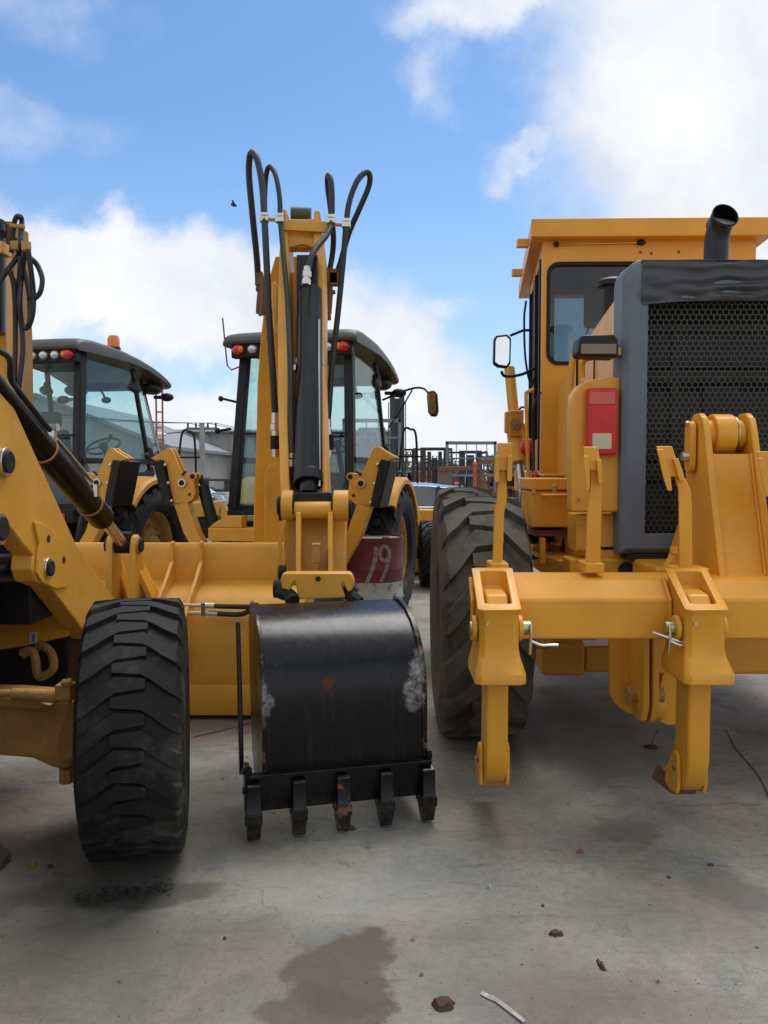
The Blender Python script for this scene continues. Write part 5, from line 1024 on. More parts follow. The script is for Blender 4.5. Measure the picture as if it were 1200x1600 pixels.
    m.add([], [])
    def wall(m, u0, u1, z0, z1, v0=0, v1=.05): 
        pts = [C(u, v, z) for u in (u0, u1) for v in (v0, v1) for z in (z0, z1)]
        m.add(pts, [(0, 1, 3, 2), (4, 6, 7, 5), (0, 4, 5, 1), (2, 3, 7, 6), (0, 2, 6, 4), (1, 5, 7, 3)])
    wall(m, 0, wl, wb, wt); wall(m, wr_, W_, wb, wt); wall(m, 0, W_, wt, zr_); wall(m, 0, W_, zbase, wb)
    # rounded inner corners
    rc = .09
    for (cu, cz, su, sz) in ((wl, wt, 1, -1), (wr_, wt, -1, -1), (wl, wb, 1, 1), (wr_, wb, -1, 1)):
        pts = [C(cu, 0, cz)]+[C(cu+su*rc*(1-math.sin(R(a))), 0, cz+sz*rc*(1-math.cos(R(a)))) for a in range(0, 91, 15)]
        m.prism(pts, f*.05)
    cab = part('cab_wall', m, gy, t)
    m = MB(); rc2 = rc+.0
    def rrect(u0, u1, z0, z1, r, v):
        o = []
        for cu, cz, a0 in ((u1-r, z1-r, 0), (u0+r, z1-r, 90), (u0+r, z0+r, 180), (u1-r, z0+r, 270)):
            for a in range(0, 91, 15): o.append(C(cu+r*math.cos(R(a0+a)), v, cz+r*math.sin(R(a0+a))))
        return o
    o1 = rrect(wl-.012, wr_+.012, wb-.012, wt+.012, rc, -.008); o2 = rrect(wl+.014, wr_-.014, wb+.014, wt-.014, rc*.8, -.008); o3 = rrect(wl+.014, wr_-.014, wb+.014, wt-.014, rc*.8, .03); o0 = rrect(wl-.012, wr_+.012, wb-.012, wt+.012, rc, .002)
    m.loft([o0, o1, o2, o3], caps=False); sea = part('window_seal', m, M['dark'], cab)
    m = MB(); m.prism(rrect(wl, wr_, wb, wt, rc, .02), f*.006); part('window_pane', m, M['gglass'], cab, smooth=False)
    # side wall: posts, door glass
    m = MB()
    def sw(u0, v0, v1, z0, z1, th=.04):
        pts = [C(u, v, z) for u in (u0, u0+th) for v in (v0, v1) for z in (z0, z1)]; m.add(pts, [(0, 1, 3, 2), (4, 6, 7, 5), (0, 4, 5, 1), (2, 3, 7, 6), (0, 2, 6, 4), (1, 5, 7, 3)])
    for u0 in (0, W_-.04):
        sw(u0, .05, .12, zbase, zr_); sw(u0, .75, .81, zbase, zr_); sw(u0, D-.08, D, zbase, zr_); sw(u0, .12, .75, zr_-.10, zr_); sw(u0, .81, D-.08, zr_-.1, zr_); sw(u0, .12, .75, zbase, 1.75); sw(u0, .81, D-.08, zbase, 1.5)
    part('cab_side', m, gy, cab, bevel=.004)
    m = MB(); sw(-.012, .14, .20, 1.5, zr_-.1, .02); sw(-.012, .66, .74, 1.5, zr_-.1, .02); sw(-.012, .82, .88, 1.3, zr_-.1, .02); sw(-.012, D-.16, D-.09, 1.3, zr_-.1, .02); part('door_frame', m, M['plast'], cab)
    for u0 in (.01, W_-.03):
        m = MB(); pts = [C(u0, .12, 1.75), C(u0, .75, 1.75), C(u0, .75, zr_-.1), C(u0, .12, zr_-.1)]; m.prism(pts, r_*.005); pts = [C(u0, .81, 1.5), C(u0, D-.08, 1.5), C(u0, D-.08, zr_-.1), C(u0, .81, zr_-.1)]; m.prism(pts, r_*.005); part('side_glass', m, M['gglass'], cab, smooth=False)
    m = MB(); wall(m, .05, W_-.05, 1.5, 1.9, D-.05, D); wall(m, 0, W_, zr_-.08, zr_, D-.05, D); wall(m, 0, .06, 1.5, zr_, D-.05, D); wall(m, W_-.06, W_, 1.5, zr_, D-.05, D); part('cab_front', m, gy, cab)
    m = MB(); m.prism([C(.06, D-.02, 1.9), C(W_-.06, D-.02, 1.9), C(W_-.06, D-.02, zr_-.08), C(.06, D-.02, zr_-.08)], f*.005); part('windscreen', m, M['gglass'], cab, smooth=False)
    m = MB(); wall(m, .04, W_-.04, zr_-.03, zr_, .05, D-.05); part('headliner', m, M['dark'], cab)
    # interior
    m = MB(); wall(m, .35, .95, 1.6, 2.45, .35, .5); wall(m, .35, .95, 1.7, 1.85, .4, .9); wall(m, .5, .8, 2.3, 2.68, .38, .48); wall(m, .45, 1.2, zr_-.45, zr_-.1, 1.1, 1.2); wall(m, .05, W_-.05, 1.35, 1.5, .05, D-.05); part('driver_seat', m, M['seat'], cab, bevel=.03)
    m = MB(); wall(m, .085, .17, 1.6, zr_-.15, .9, .96); part('cab_inner_post', m, M['sheet'], cab)
    m = MB(); m.tube([C(.55, D-.1, zr_-.35), C(.40, D-.1, zr_-.75)], .008, smooth=False); part('wiper', m, M['plast'], cab)
    # roof
    zt_ = zc(347); ov = .09
    m = MB(); 
    ro = [C(-ov, -.10, zr_), C(W_+ov, -.10, zr_), C(W_+ov*.6, D+.55, zr_), C(-ov*.9, D+.55, zr_)]
    top = [p+V((0, 0, zt_-zr_)) for p in ro]; 
    m.add(ro+top, [(0, 3, 2, 1), (4, 5, 6, 7), (0, 1, 5, 4), (1, 2, 6, 5), (2, 3, 7, 6), (3, 0, 4, 7)])
    rf = part('cab_roof', m, gy, t, bevel=.01)
    for v in (.15, 1.1):
        m = MB(); q = C(-ov, v, zr_+.0); m.box(q+V((-.05, 0, .02)), (.09, .06, .06)); part('roof_tab', m, gy, rf, bevel=.004)
    m = MB(); a = C(.10, -.02, zc(383)); b = C(.72, -.02, zc(381)); m.tube([a, b], .005, smooth=False); part('wiper_rod', m, M['steel'], cab)
    m = MB(); m.ball(a, .02); part('wiper_knob', m, M['plast'], cab); m = MB(); m.ball(b, (.035, .02, .02)); part('wiper_knob', m, M['plast'], cab)
    for u, py in ((.72, 395), (.80, 397), (1.0, 395)): m = MB(); m.ball(C(u, -.002, zc(py)), .010); part('bolt', m, M['rusty'], cab)
    # cab lower rear panel beside hood
    m = MB(); m.prism([C(0.0, -.02, zbase), C(.36, -.02, zbase), C(.36, -.02, zc(575)), C(.0, -.02, zc(575))], f*.02) if False else None
    m = MB(); m.bx(P(850, 745, 5.9), P(900, 740, 6.2)); wall(m, .05, .3, 1.0, 1.36, .1, .9); part('cab_foot', m, gy, cab, bevel=.01)
    # mirror and rails on the left
    m = MB(); m.tube([P(832, 516, 6.9), P(818, 516, 6.9), P(798, 524, 6.8)], .011, smooth=False); part('mirror_arm', m, M['plast'], t); m = MB(); m.tube([P(836, 575, 6.7), P(815, 585, 6.7), P(790, 588, 6.7), P(783, 580, 6.7)], .012); ma = part('mirror_arm', m, M['plast'], t)
    mo = [(772, 530), (775, 524), (793, 522), (799, 528), (798, 568), (793, 575), (778, 573), (771, 568)]
    m = MB(); m.prism([P(x, y, 6.7) for x, y in mo], (0, .07, 0)); mi = part('mirror', m, M['plast'], ma, bevel=.012)
    m = MB(); m.prism([P(785+(x-785)*.80, 548+(y-548)*.86, 6.695) for x, y in mo], (0, .003, 0)); part('mirror_glass', m, M['mirror'], ma, smooth=False)
    m = MB(); m.tube([P(822, 470, 6.8), P(819, 500, 6.8), P(821, 560, 6.8), P(829, 600, 6.8), P(836, 590, 6.7)], .009); part('door_rail', m, M['plast'], t); m = MB(); m.tube([P(834, 700, 6.2), P(833, 640, 6.2), P(845, 612, 6.2)], .009); part('door_rail', m, M['plast'], t)
    m = MB(); m.tube([P(826, 756, 5.9), P(824, 700, 5.9), P(822, 620, 5.9), P(824, 613, 5.9), P(834, 608, 5.9)], .013); part('handrail', m, gy, t)
    m = MB(); m.tube([P(834, 745, 6.0), P(840, 740, 6.0)], .03); m.ball(P(828, 700, 7.5), .09); part('amber_marker', m, M['redf'], t)
    # blade lift cylinder, far side of the cab
    m = MB(); a = P(796, 575, 8.2); b = P(812, 705, 7.8); m.cyl(a, P(803, 648, 8.0), .052, n=20); m.cyl(P(803, 648, 8.0), P(811, 725, 7.8), .085, n=24); m.box(P(805, 662, 7.85), (.12, .12, .24)); m.box(P(793, 660, 7.9), (.05, .1, .20)); m.bar(P(812, 660, 7.9), P(829, 690, 7.9), .05, .06); m.box(P(814, 652, 7.9), (.04, .1, .14)); part('lift_cylinder', m, gy, t, bevel=.01)
    m = MB(); m.cyl(P(805, 662, 7.76), P(805, 662, 7.80), .05, n=20); m.cyl(P(805, 662, 7.745), P(805, 662, 7.80), .02, n=6); part('trunnion_bolt', m, M['byd'], t)
    m = MB(); m.cyl(P(811, 725, 7.8), P(820, 800, 7.6), .04, n=20); part('cylinder_rod', m, M['chrome'], t)
    m = MB(); m.tube([P(808, 645, 7.9), P(816, 636, 7.9), P(826, 645, 7.9), P(831, 680, 7.9)], .01); m.tube([P(824, 778, 6), P(818, 800, 6), P(826, 835, 5.6), P(834, 870, 5.4)], .03); m.tube([P(820, 790, 6), P(824, 810, 6), P(830, 850, 5.6)], .02); part('hydraulic_hose', m, M['hose'], t)
    m = MB(); m.bx((1.95, 7.9, 1.2), (2.2, 12.5, 1.5)); m.bx((1.6, 7.8, .9), (2.5, 8.2, 1.6)); part('front_frame', m, gy, t, bevel=.03)
    wheel(t, (1.15, 12.4, .62), fwdv(0), .62, .36, 16, .03, .32, -1, M['tyreg'], gy); wheel(t, (2.9, 12.4, .62), fwdv(0), .62, .36, 16, .03, .32, 1, M['tyreg'], gy)
    return t
M['foil'] = mat('dull_foil', (.30, .29, .27), .45, metal=.4, var=.4, vscale=80)
M['pipe_shade'] = mat('pipe_shade', (.002, .002, .002), 1, spec=0)
M['redo'] = mat('orange_red_lens', (.55, .06, .03), .2, coat=.5); M['amberd'] = mat('brown_lamp_lens', (.16, .10, .05), .15, coat=.6, var=.2); M['exh'] = mat('black_exhaust', (.02, .022, .026), .35, metal=.5, var=.3, dirt=.3, dirtcol=(.06, .06, .06))
grader()

# ------------------------------------------------------------------ oil drum with sprayed number
def drum():
    c = G(585, 948); c = V((P(583, 900, 7.95).x, 7.95, 0)); t = thing('oil_drum', 'dented maroon and grey steel drum with 19 sprayed on it, behind the black bucket', 'drum', c)
    r = .285; H = .872; prof = [(0, r), (.02, r+.008)]
    for z in (.06, .28, .30, .32, .43, .56, .58, .60, .84): prof.append((z, r+(.010 if z in (.30, .58) else 0)))
    prof += [(H-.012, r+.009), (H, r+.009), (H, r-.008), (H-.018, r-.012)]
    m = MB(); m.lathe(prof, c, (0, 0, 1), 48); 
    for v in m.v: k = .006*noise.noise(v*5); d = V((v.x-c.x, v.y-c.y, 0)); v += d.normalized()*k if d.length > .1 else V((0, 0, 0))
    b = part('drum_body', m, M['drum'], t)
    m = MB(); m.cyl(c+V((0, 0, H-.03)), c+V((0, 0, H-.016)), r-.006, n=48); part('drum_lid', m, M['lid'], t)
    m = MB(); m.cyl(c+V((.12, -.16, H-.02)), c+V((.12, -.16, H+.004)), .035, n=16); part('bung_cap', m, M['rusty'], t)
    # sprayed figures wrapped on the curved side
    def stroke(pts, w):
        pts = smooth_path([V((a, z, 0)) for a, z in pts], 5); vs = []; fs = []
        for i, p in enumerate(pts):
            d = (pts[min(i+1, len(pts)-1)]-pts[max(0, i-1)]).normalized(); nrm = V((-d.y, d.x, 0))
            for s in (-1, 0, 1):
                q = p+nrm*s*w*(.5+.12*noise.noise(V((p.x*30, p.y*30, s)))); th = q.x/r-math.pi/2-.05
                vs.append(c+V((math.cos(th)*(r+.011), math.sin(th)*(r+.011), q.y)))
        for i in range(len(pts)-1):
            for s in (0, 1): fs.append((i*3+s, i*3+s+1, i*3+s+4, i*3+s+3))
        return vs, fs
    m = MB(); m.add(*stroke([(.045, .80), (.04, .70), (.0, .56), (-.045, .44)], .036)); m.add(*stroke([(.165, .76), (.13, .80), (.09, .78), (.085, .70), (.12, .665), (.165, .70), (.17, .77), (.165, .66), (.13, .57), (.09, .47)], .034)); part('sprayed_number', m, M['spray'], t)
def spray_mat():
    m = mat('white_spray_paint', (.55, .53, .5), .7, var=.1); nt = m.node_tree; N = nt.nodes; L = nt.links
    b = N['Principled BSDF']; g = N.new('ShaderNodeNewGeometry'); n = N.new('ShaderNodeTexNoise'); n.inputs['Scale'].default_value = 28; n.inputs['Detail'].default_value = 8; n.inputs['Roughness'].default_value = .7; L.new(g.outputs['Position'], n.inputs['Vector'])
    r = N.new('ShaderNodeMapRange'); L.new(n.outputs['Fac'], r.inputs[0]); r.inputs[1].default_value = .25; r.inputs[2].default_value = .60; r.inputs[4].default_value = .62; L.new(r.outputs[0], b.inputs['Alpha']); return m
M['spray'] = spray_mat(); M['lid'] = mat('galvanised_drum_lid', (.36, .34, .29), .5, metal=.3, var=.25, vscale=8, rust=.5)
drum()

# ------------------------------------------------------------------ saloon car behind
def car(Y, px_end, label, paint, length=4.4, H=1.27, direction=1, name='parked_car'):
    x1 = P(px_end, 760, Y).x; t = thing(name, label, 'car', V((x1-length/2, Y, 0)))
    W2 = .85
    def X(u): return x1-length*(1-u)
    body = [(0, .35), (0, .62), (.03, .74), (.22, .82), (.33, .86), (.80, .90), (.97, .86), (1, .7), (1, .35)]
    m = MB(); secs = []
    for w, k in ((-W2, .93), (-W2+.10, 1), (W2-.10, 1), (W2, .93)): secs.append([V((X(.5+(u-.5)*(.985 if abs(w) == W2 else 1)), Y+w, .35+(z-.35)*k)) for u, z in body])
    m.loft(secs); b = part('car_body', m, paint, t, bevel=.03)
    gh = [(.25, .84), (.40, H-.06), (.48, H), (.66, H), (.78, H-.07), (.93, .88)]
    m = MB(); secs = []
    for w, k in ((-.80, 0), (-.62, 1), (.62, 1), (.80, 0)): secs.append([V((X(u if i in (0, 5) else u), Y+(w if i in (0, 5) else w*.86), z)) for i, (u, z) in enumerate(gh)])
    m = MB(); roofp = [(.40, H-.055), (.48, H-.005), (.58, H+.01), (.68, H-.005), (.80, H-.07), (.80, H-.10), (.66, H-.05), (.48, H-.05), (.40, H-.09)]
    m.loft([[V((X(u), Y+w, z-dz)) for u, z in roofp] for w, dz in ((-.58, .03), (-.50, 0), (0, -.02), (.50, 0), (.58, .03))]); part('car_roof', m, paint, t, bevel=.008)
    for s in (-1, 1):
        for (u0, u1, ut0, ut1) in ((.30, .535, .41, .535), (.565, .72, .56, .70), (.735, .88, .715, .79)):
            m = MB(); m.prism([V((X(u0), Y+s*.80, .88)), V((X(u1), Y+s*.80, .89)), V((X(ut1), Y+s*.59, H-.06-(.03 if ut1 > .75 else 0))), V((X(ut0), Y+s*.59, H-.055))], (0, -s*.02, 0)); part('side_window', m, M['dglass'], t, smooth=False)
        m = MB(); m.tube([V((X(.27), Y+s*.815, .875)), V((X(.6), Y+s*.815, .885)), V((X(.92), Y+s*.815, .885))], .012, smooth=False); part('window_trim', m, M['chrome'], t)
        for (u, ut) in ((.55, .548), (.727, .707), (.27, .40), (.90, .795)):
            m = MB(); m.bar(V((X(u), Y+s*.80, .87)), V((X(ut), Y+s*.585, H-.05)), .08, .03, up=(0, 1, 0)); part('window_pillar', m, paint if u in (.27, .90) else M['plast'], t)
    m = MB(); m.prism([V((X(.26), Y-.74, .87)), V((X(.26), Y+.74, .87)), V((X(.405), Y+.56, H-.07)), V((X(.405), Y-.56, H-.07))], (.02, 0, 0)); part('windscreen', m, M['dglass'], t, smooth=False)
    m = MB(); m.prism([V((X(.92), Y-.74, .89)), V((X(.92), Y+.74, .89)), V((X(.795), Y+.56, H-.09)), V((X(.795), Y-.56, H-.09))], (-.02, 0, 0)); part('rear_screen', m, M['dglass'], t, smooth=False)
    for u in (.17, .80):
        for s in (-1, 1):
            m = MB(); c = V((X(u), Y+s*.76, .31)); m.lathe([(-.1, .2), (-.1, .31), (.1, .31), (.1, .2)], c, (0, 1, 0), 28); wh = part('tyre', m, M['tyre'], t); m = MB(); m.cyl(c-V((0, .09, 0)), c+V((0, .09, 0)), .2, n=20); part('rim', m, M['steel'], wh)
    return t
car(14.6, 795, 'silver blue saloon car behind the large grader tyre', M['car'])
car(22, 352, 'low black car parked before the grey warehouse wall', M['carb'], length=4.6, H=1.35)

# ------------------------------------------------------------------ forklifts and junk in the far yard
FG = 'old forklifts standing in the back of the yard'
def forklift(px0, px1, pyt, Y, label, paint, guard=False, rails=2, tilt=0):
    a = P(px0, pyt, Y); b = P(px1, pyt, Y); xc = (a.x+b.x)/2; w = b.x-a.x; H = a.z
    t = thing('forklift', label, 'forklift', V((xc, Y, 0)), 0, FG)
    for s in (-1, 1):
        m = MB(); m.bx((xc+s*w/2, Y, .1), (xc+s*(w/2-.13), Y+.14, H)); part('mast_rail', m, paint, t, bevel=.01)
        m = MB(); m.bx((xc+s*(w/2-.17), Y+.03, .15), (xc+s*(w/2-.26), Y+.13, H-.10)); part('inner_rail', m, M['fork'], t, bevel=.01)
        m = MB(); m.cyl(V((xc+s*(w/2-.33), Y+.08, .2)), V((xc+s*(w/2-.33), Y+.08, H-.25)), .035, n=10); m.tube([V((xc+s*(w/2-.40), Y+.05, .5)), V((xc+s*(w/2-.40), Y+.05, H-.2))], .012, smooth=False); part('lift_cylinder', m, M['fork'], t)
        m = MB(); m.prism([V((xc+s*.25, Y-.05, .9)), V((xc+s*.25, Y-.05, .12)), V((xc+s*.25, Y-1.0, .08)), V((xc+s*.25, Y-1.0, .12)), V((xc+s*.25, Y-.1, .17)), V((xc+s*.25, Y-.1, .9))], (s*.12, 0, 0)); part('fork', m, M['fork'], t)
    m = MB(); m.bx((xc-w/2, Y-.02, H-.06), (xc+w/2, Y+.16, H)); 
    for z in (H-.55, H-1.05): m.bx((xc-w/2+.13, Y+.02, z), (xc+w/2-.13, Y+.10, z+.09))
    part('mast_crossbar', m, paint, t, bevel=.01)
    m = MB(); m.bx((xc-w/2-.05, Y-.08, .75), (xc+w/2+.05, Y-.03, .85)); m.bx((xc-w/2-.05, Y-.08, .35), (xc+w/2+.05, Y-.03, .45)); part('carriage', m, M['fork'], t)
    m = MB(); m.bx((xc-.5, Y+.35, .25), (xc+.5, Y+2.2, .95)); m.bx((xc-.45, Y+1.5, .95), (xc+.45, Y+2.2, 1.2)); part('body', m, M['forkr'], t, bevel=.05)
    zg = min(2.05, H-.02); m = MB()
    for s in (-1, 1):
        m.bar(V((xc+s*.48, Y+.4, .9)), V((xc+s*.45, Y+.7, zg)), .05, .05); m.bar(V((xc+s*.48, Y+2.0, 1.1)), V((xc+s*.45, Y+1.8, zg)), .05, .05); m.bar(V((xc+s*.45, Y+.7, zg)), V((xc+s*.45, Y+1.8, zg)), .05, .05)
    for k in range(5): m.bar(V((xc-.45, Y+.75+k*.25, zg)), V((xc+.45, Y+.75+k*.25, zg)), .03, .03)
    part('overhead_guard', m, M['fork'], t)
    if guard:
        m = MB(); z0, z1 = H-1.5, H+.0; ww = w/2+.32
        ht = P(0, guard, Y).z
        m.bx((xc-ww, Y-.12, 1.0), (xc-ww+.06, Y-.06, ht)); m.bx((xc+ww-.06, Y-.12, 1.0), (xc+ww, Y-.06, ht)); m.bx((xc-ww, Y-.12, ht-.07), (xc+ww, Y-.06, ht))
        for z in (ht-.40, ht-.80): m.bx((xc-ww+.06, Y-.11, z), (xc+ww-.06, Y-.07, z+.06 if z < ht-.5 else z+.035))
        for k in range(1, 5): m.bx((xc-ww+k*ww*.4, Y-.095, ht-.8), (xc-ww+k*ww*.4+.02, Y-.085, ht-.07))
        part('load_backrest', m, M['forkb'], t, bevel=.005)
    return t
forklift(657, 702, 699, 20, 'dark forklift with an empty twin-rail mast, left of the blue-grey backrest', M['fork'])
forklift(718, 753, 704, 19, 'forklift with a wide blue-grey load backrest frame above its mast', M['fork'], guard=690)
forklift(560, 602, 668, 17, 'tall forklift seen through the right window of the middle cab', M['forkb'], guard=655)
forklift(609, 632, 616, 21, 'tall narrow forklift mast beside the mirror of the middle backhoe', M['fork'])
forklift(770, 800, 712, 24, 'dark forklift behind the standing ripper tooth', M['fork'])
forklift(640, 652, 730, 30, 'small distant forklift left of the twin-rail mast', M['rusty'])
# rusty beam on trestles
def trestle():
    Y = 17.5; t = thing('steel_trestle', 'rusty beam resting on thick leg posts among the forklifts', 'trestle', V((P(725, 760, Y).x, Y, 0)))
    m = MB(); m.bar(P(684, 733, Y), P(750, 731, Y), .25, .09); part('beam', m, M['rusty'], t, bevel=.01)
    for px in (694,): m = MB(); q = P(px, 735, Y); m.bx((q.x-.13, Y-.1, 0), (q.x+.17, Y+.1, q.z)); part('leg', m, M['wood'], t, bevel=.01)
    m = MB(); q = P(747, 735, Y); m.bar(q, V((q.x+.45, Y, 0)), .2, .16, up=(0, 1, 0)); part('leg', m, M['rusty'], t)
    m = MB(); m.bar(P(748, 722, Y), P(800, 720, Y), .15, .10); part('beam', m, M['rusty'], t)
    m = MB(); q = P(742, 726, Y-.1); m.ball(q, (.06, .05, .055)); m.bx((q.x-.04, q.y-.03, q.z-1.0), (q.x+.04, q.y+.03, q.z)); part('orange_hook', m, M['forkr'], t)
trestle()
JG = 'stacked scrap and crates at the back of the yard'
rng_ = random.Random(4)
jl = ['pile of rusty scrap frames, first left of the twin-rail mast', 'scrap frame pile in the gap under the twin-rail mast', 'grey scrap stack under the blue-grey backrest', 'scrap stack right of the blue-grey backrest', 'dark scrap heap beside the grader cylinder rod', 'low scrap stack before the grey warehouse', 'dark scrap frames beside the left fender of the middle backhoe']
for i, (px, Y, w, h) in enumerate(((650, 26, 1.2, 1.5), (684, 25, 1.6, 1.4), (725, 25, 1.8, 1.5), (770, 24, 1.6, 1.4), (800, 25, 1.4, 1.5), (318, 25, 2.0, 1.25), (292, 26, 1.6, 1.3))):
    c = V((P(px, 760, Y).x, Y, 0)); t = thing('scrap_stack', jl[i], 'scrap stack', c, 0, JG)
    for k in range(4):
        z0 = h*k/4; m = MB()
        for j in range(4): x = c.x+rng_.uniform(-w/2, w/2); m.bx((x, Y-.3, z0), (x+rng_.uniform(.06, .3), Y+.3, z0+h/4))
        m.bx((c.x-w/2, Y-.35, z0+h/4-.07), (c.x+w/2, Y+.35, z0+h/4)); part('frame', m, M[rng_.choice(['rusty', 'fork', 'sheet', 'wood', 'forkr'] if i < 5 else ['fork', 'sheet', 'wood', 'fork'])], t)
# orange ladder behind the left cab
def ladder():
    Y = 16; c = P(249, 640, Y); t = thing('ladder', 'orange ladder rising behind the roof edge of the left backhoe cab', 'ladder', V((c.x, Y, 0)))
    for dx in (-.06, .06): m = MB(); m.bx((c.x+dx-.015, Y-.015, 0), (c.x+dx+.015, Y+.015, P(0, 588, Y).z)); part('rail', m, M['forkr'], t)
    for k in range(9): m = MB(); m.bx((c.x-.06, Y-.01, .5+k*.3), (c.x+.06, Y+.01, .53+k*.3)); part('rung', m, M['forkr'], t)
ladder()
# warehouses
def warehouse(px0, px1, pye, pyr, Y, label, gable=False, cols=10):
    a = P(px0, pye, Y); b = P(px1, pye, Y); t = thing('warehouse', label, 'warehouse', V(((a.x+b.x)/2, Y, 0)))
    D = 18; m = MB(); rz = P(0, pyr, Y).z
    if gable: m.prism([V((a.x, Y, 0)), V((b.x, Y, 0)), V((b.x, Y, b.z)), V(((a.x+b.x)/2, Y, rz)), V((a.x, Y, a.z))], (0, D, 0))
    else: m.bx((a.x, Y, 0), (b.x, Y+D, a.z))
    part('wall', m, M['conc'], t)
    m = MB()
    if gable:
        mid = V(((a.x+b.x)/2, Y, rz))
        for p in (a, b): m.prism([V((p.x+(p.x-mid.x)*.04, Y-.4, p.z-.1)), V((mid.x, Y-.4, mid.z+.05)), V((mid.x, Y-.4, mid.z+.25)), V((p.x+(p.x-mid.x)*.04, Y-.4, p.z+.1))], (0, D+.8, 0))
    else: m.prism([V((a.x-.3, Y-.5, a.z)), V((a.x-.3, Y+D/2, rz)), V((a.x-.3, Y+D, a.z)), V((a.x-.3, Y+D, a.z+.1)), V((a.x-.3, Y+D/2, rz+.12)), V((a.x-.3, Y-.5, a.z+.1))], (b.x-a.x+.6, 0, 0))
    part('roof', m, M['sheet'], t)
    for k in range(cols):
        x = a.x+(b.x-a.x)*(k+.5)/cols; m = MB(); m.bx((x-.15, Y-.12, 0), (x+.15, Y, min(a.z, b.z)-.1)); part('pilaster', m, M['conc'], t)
    for k in range(3):
        x = a.x+(b.x-a.x)*(k+.3)/3; m = MB(); m.bx((x, Y-.03, 0), (x+3, Y-.001, 3.2)); part('shutter_door', m, M['sheet'], t)
warehouse(225, 620, 676, 664, 62, 'long weathered grey block warehouse behind the utility pole')
warehouse(-140, 262, 700, 622, 44, 'grey warehouse with a gabled front seen through the left backhoe cab', gable=True)
warehouse(880, 1700, 700, 690, 90, 'low far warehouse hidden mostly by the grader')
warehouse(-1200, -160, 690, 670, 60, 'long low grey shed far out on the left')
# pole, lamp, wires
def pole(px, pyt, Y, label, lamp=True, h=None):
    c = P(px, 720, Y); top = P(px, pyt, Y).z; t = thing('utility_pole', label, 'utility pole', V((c.x, Y, 0)))
    m = MB(); m.cyl(V((c.x, Y, 0)), V((c.x, Y, top)), .17, .13, n=12); part('pole_shaft', m, M['conc'], t)
    m = MB(); m.bx((c.x-.8, Y-.06, top-.35), (c.x+.8, Y+.06, top-.22)); part('crossarm', m, M['wood'], t)
    for k in (-.7, -.3, .3, .7): m = MB(); m.cyl(V((c.x+k, Y, top-.22)), V((c.x+k, Y, top-.02)), .05, n=8); part('insulator', m, M['plast'], t)
    if lamp:
        m = MB(); m.tube([V((c.x, Y-.1, top-.9)), V((c.x-.9, Y-.3, top-.5)), V((c.x-1.7, Y-.5, top-.55))], .04); q = part('lamp_arm', m, M['sheet'], t)
        m = MB(); m.ball(V((c.x-2.05, Y-.55, top-.6)), (.45, .2, .12)); part('street_lamp', m, M['white'], q)
    return V((c.x, Y, top))
p1 = pole(316, 661, 42, 'grey utility pole with a street lamp in front of the grey warehouse')
p2 = pole(636, 706, 75, 'far utility pole just left of the distant scrap and forklifts', lamp=False)
p3 = pole(-150, 610, 38, 'utility pole beyond the left edge holding the wires', lamp=False)
for i, (dx, lb) in enumerate(((-.7, 'thin black overhead wire, the outermost left on the crossarms'), (.3, 'thin black overhead wire on the middle insulators'), (.7, 'thin black overhead wire, the rightmost on the crossarms'))):
    m = MB()
    for a, b in ((p3, p1), (p1, p2)):
        pts = [a.lerp(b, k/12)+V((dx, 0, -1.1*4*(k/12)*(1-k/12)*.35)) for k in range(13)]; m.tube(pts, .016, n=5, k=1, smooth=False)
    tag(part('overhead_wire', m, M['ink']), lb, 'wire', 'overhead wires')
# far trees
def tree(px, pyt, Y, w, label, seed):
    rg = random.Random(seed); c = P(px, 735, Y); H = P(px, pyt, Y).z; t = thing('tree', label, 'tree', V((c.x, Y, 0)), 0, 'far green trees behind the yard')
    m = MB(); m.tube([V((c.x, Y, 0)), V((c.x+.1, Y, H*.4)), V((c.x-.1, Y, H*.75))], .14, rf=lambda s: .16*(1-s*.6)); 
    for k in range(4): a = rg.uniform(0, 6.28); m.tube([V((c.x, Y, H*.4)), V((c.x+math.cos(a)*w*.35, Y+math.sin(a)*w*.35, H*.75))], .05, smooth=False)
    part('trunk', m, M['bark'], t)
    m = MB()
    cl = [(rg.uniform(-w/2, w/2), rg.uniform(-w/2, w/2), rg.uniform(.45, .92)*H, rg.uniform(.18, .32)*w) for _ in range(12)]
    for _ in range(1500):
        x, y, z, r = rg.choice(cl); d = V((rg.gauss(0, 1), rg.gauss(0, 1), rg.gauss(0, .8))).normalized()*r*rg.random()**.4
        p = V((c.x+x, Y+y, z))+d; s = rg.uniform(.06, .16); u = V((rg.gauss(0, 1), rg.gauss(0, 1), rg.gauss(0, 1))).normalized(); v = u.orthogonal().normalized()
        m.add([p-u*s, p-v*s*.5, p+u*s, p+v*s*.5], [(0, 1, 2, 3)])
    part('crown', m, M['leaf'], t, smooth=False)
tree(652, 722, 48, 2.6, 'far green tree showing over the scrap left of the twin-rail mast', 1)
tree(676, 716, 52, 2.2, 'far green tree seen through the twin-rail forklift mast', 2)
tree(790, 722, 50, 3.0, 'far green tree behind the blue cylinder rod of the grader', 3)
tree(880, 700, 60, 5.0, 'far green tree hidden behind the grader toolbox', 5)

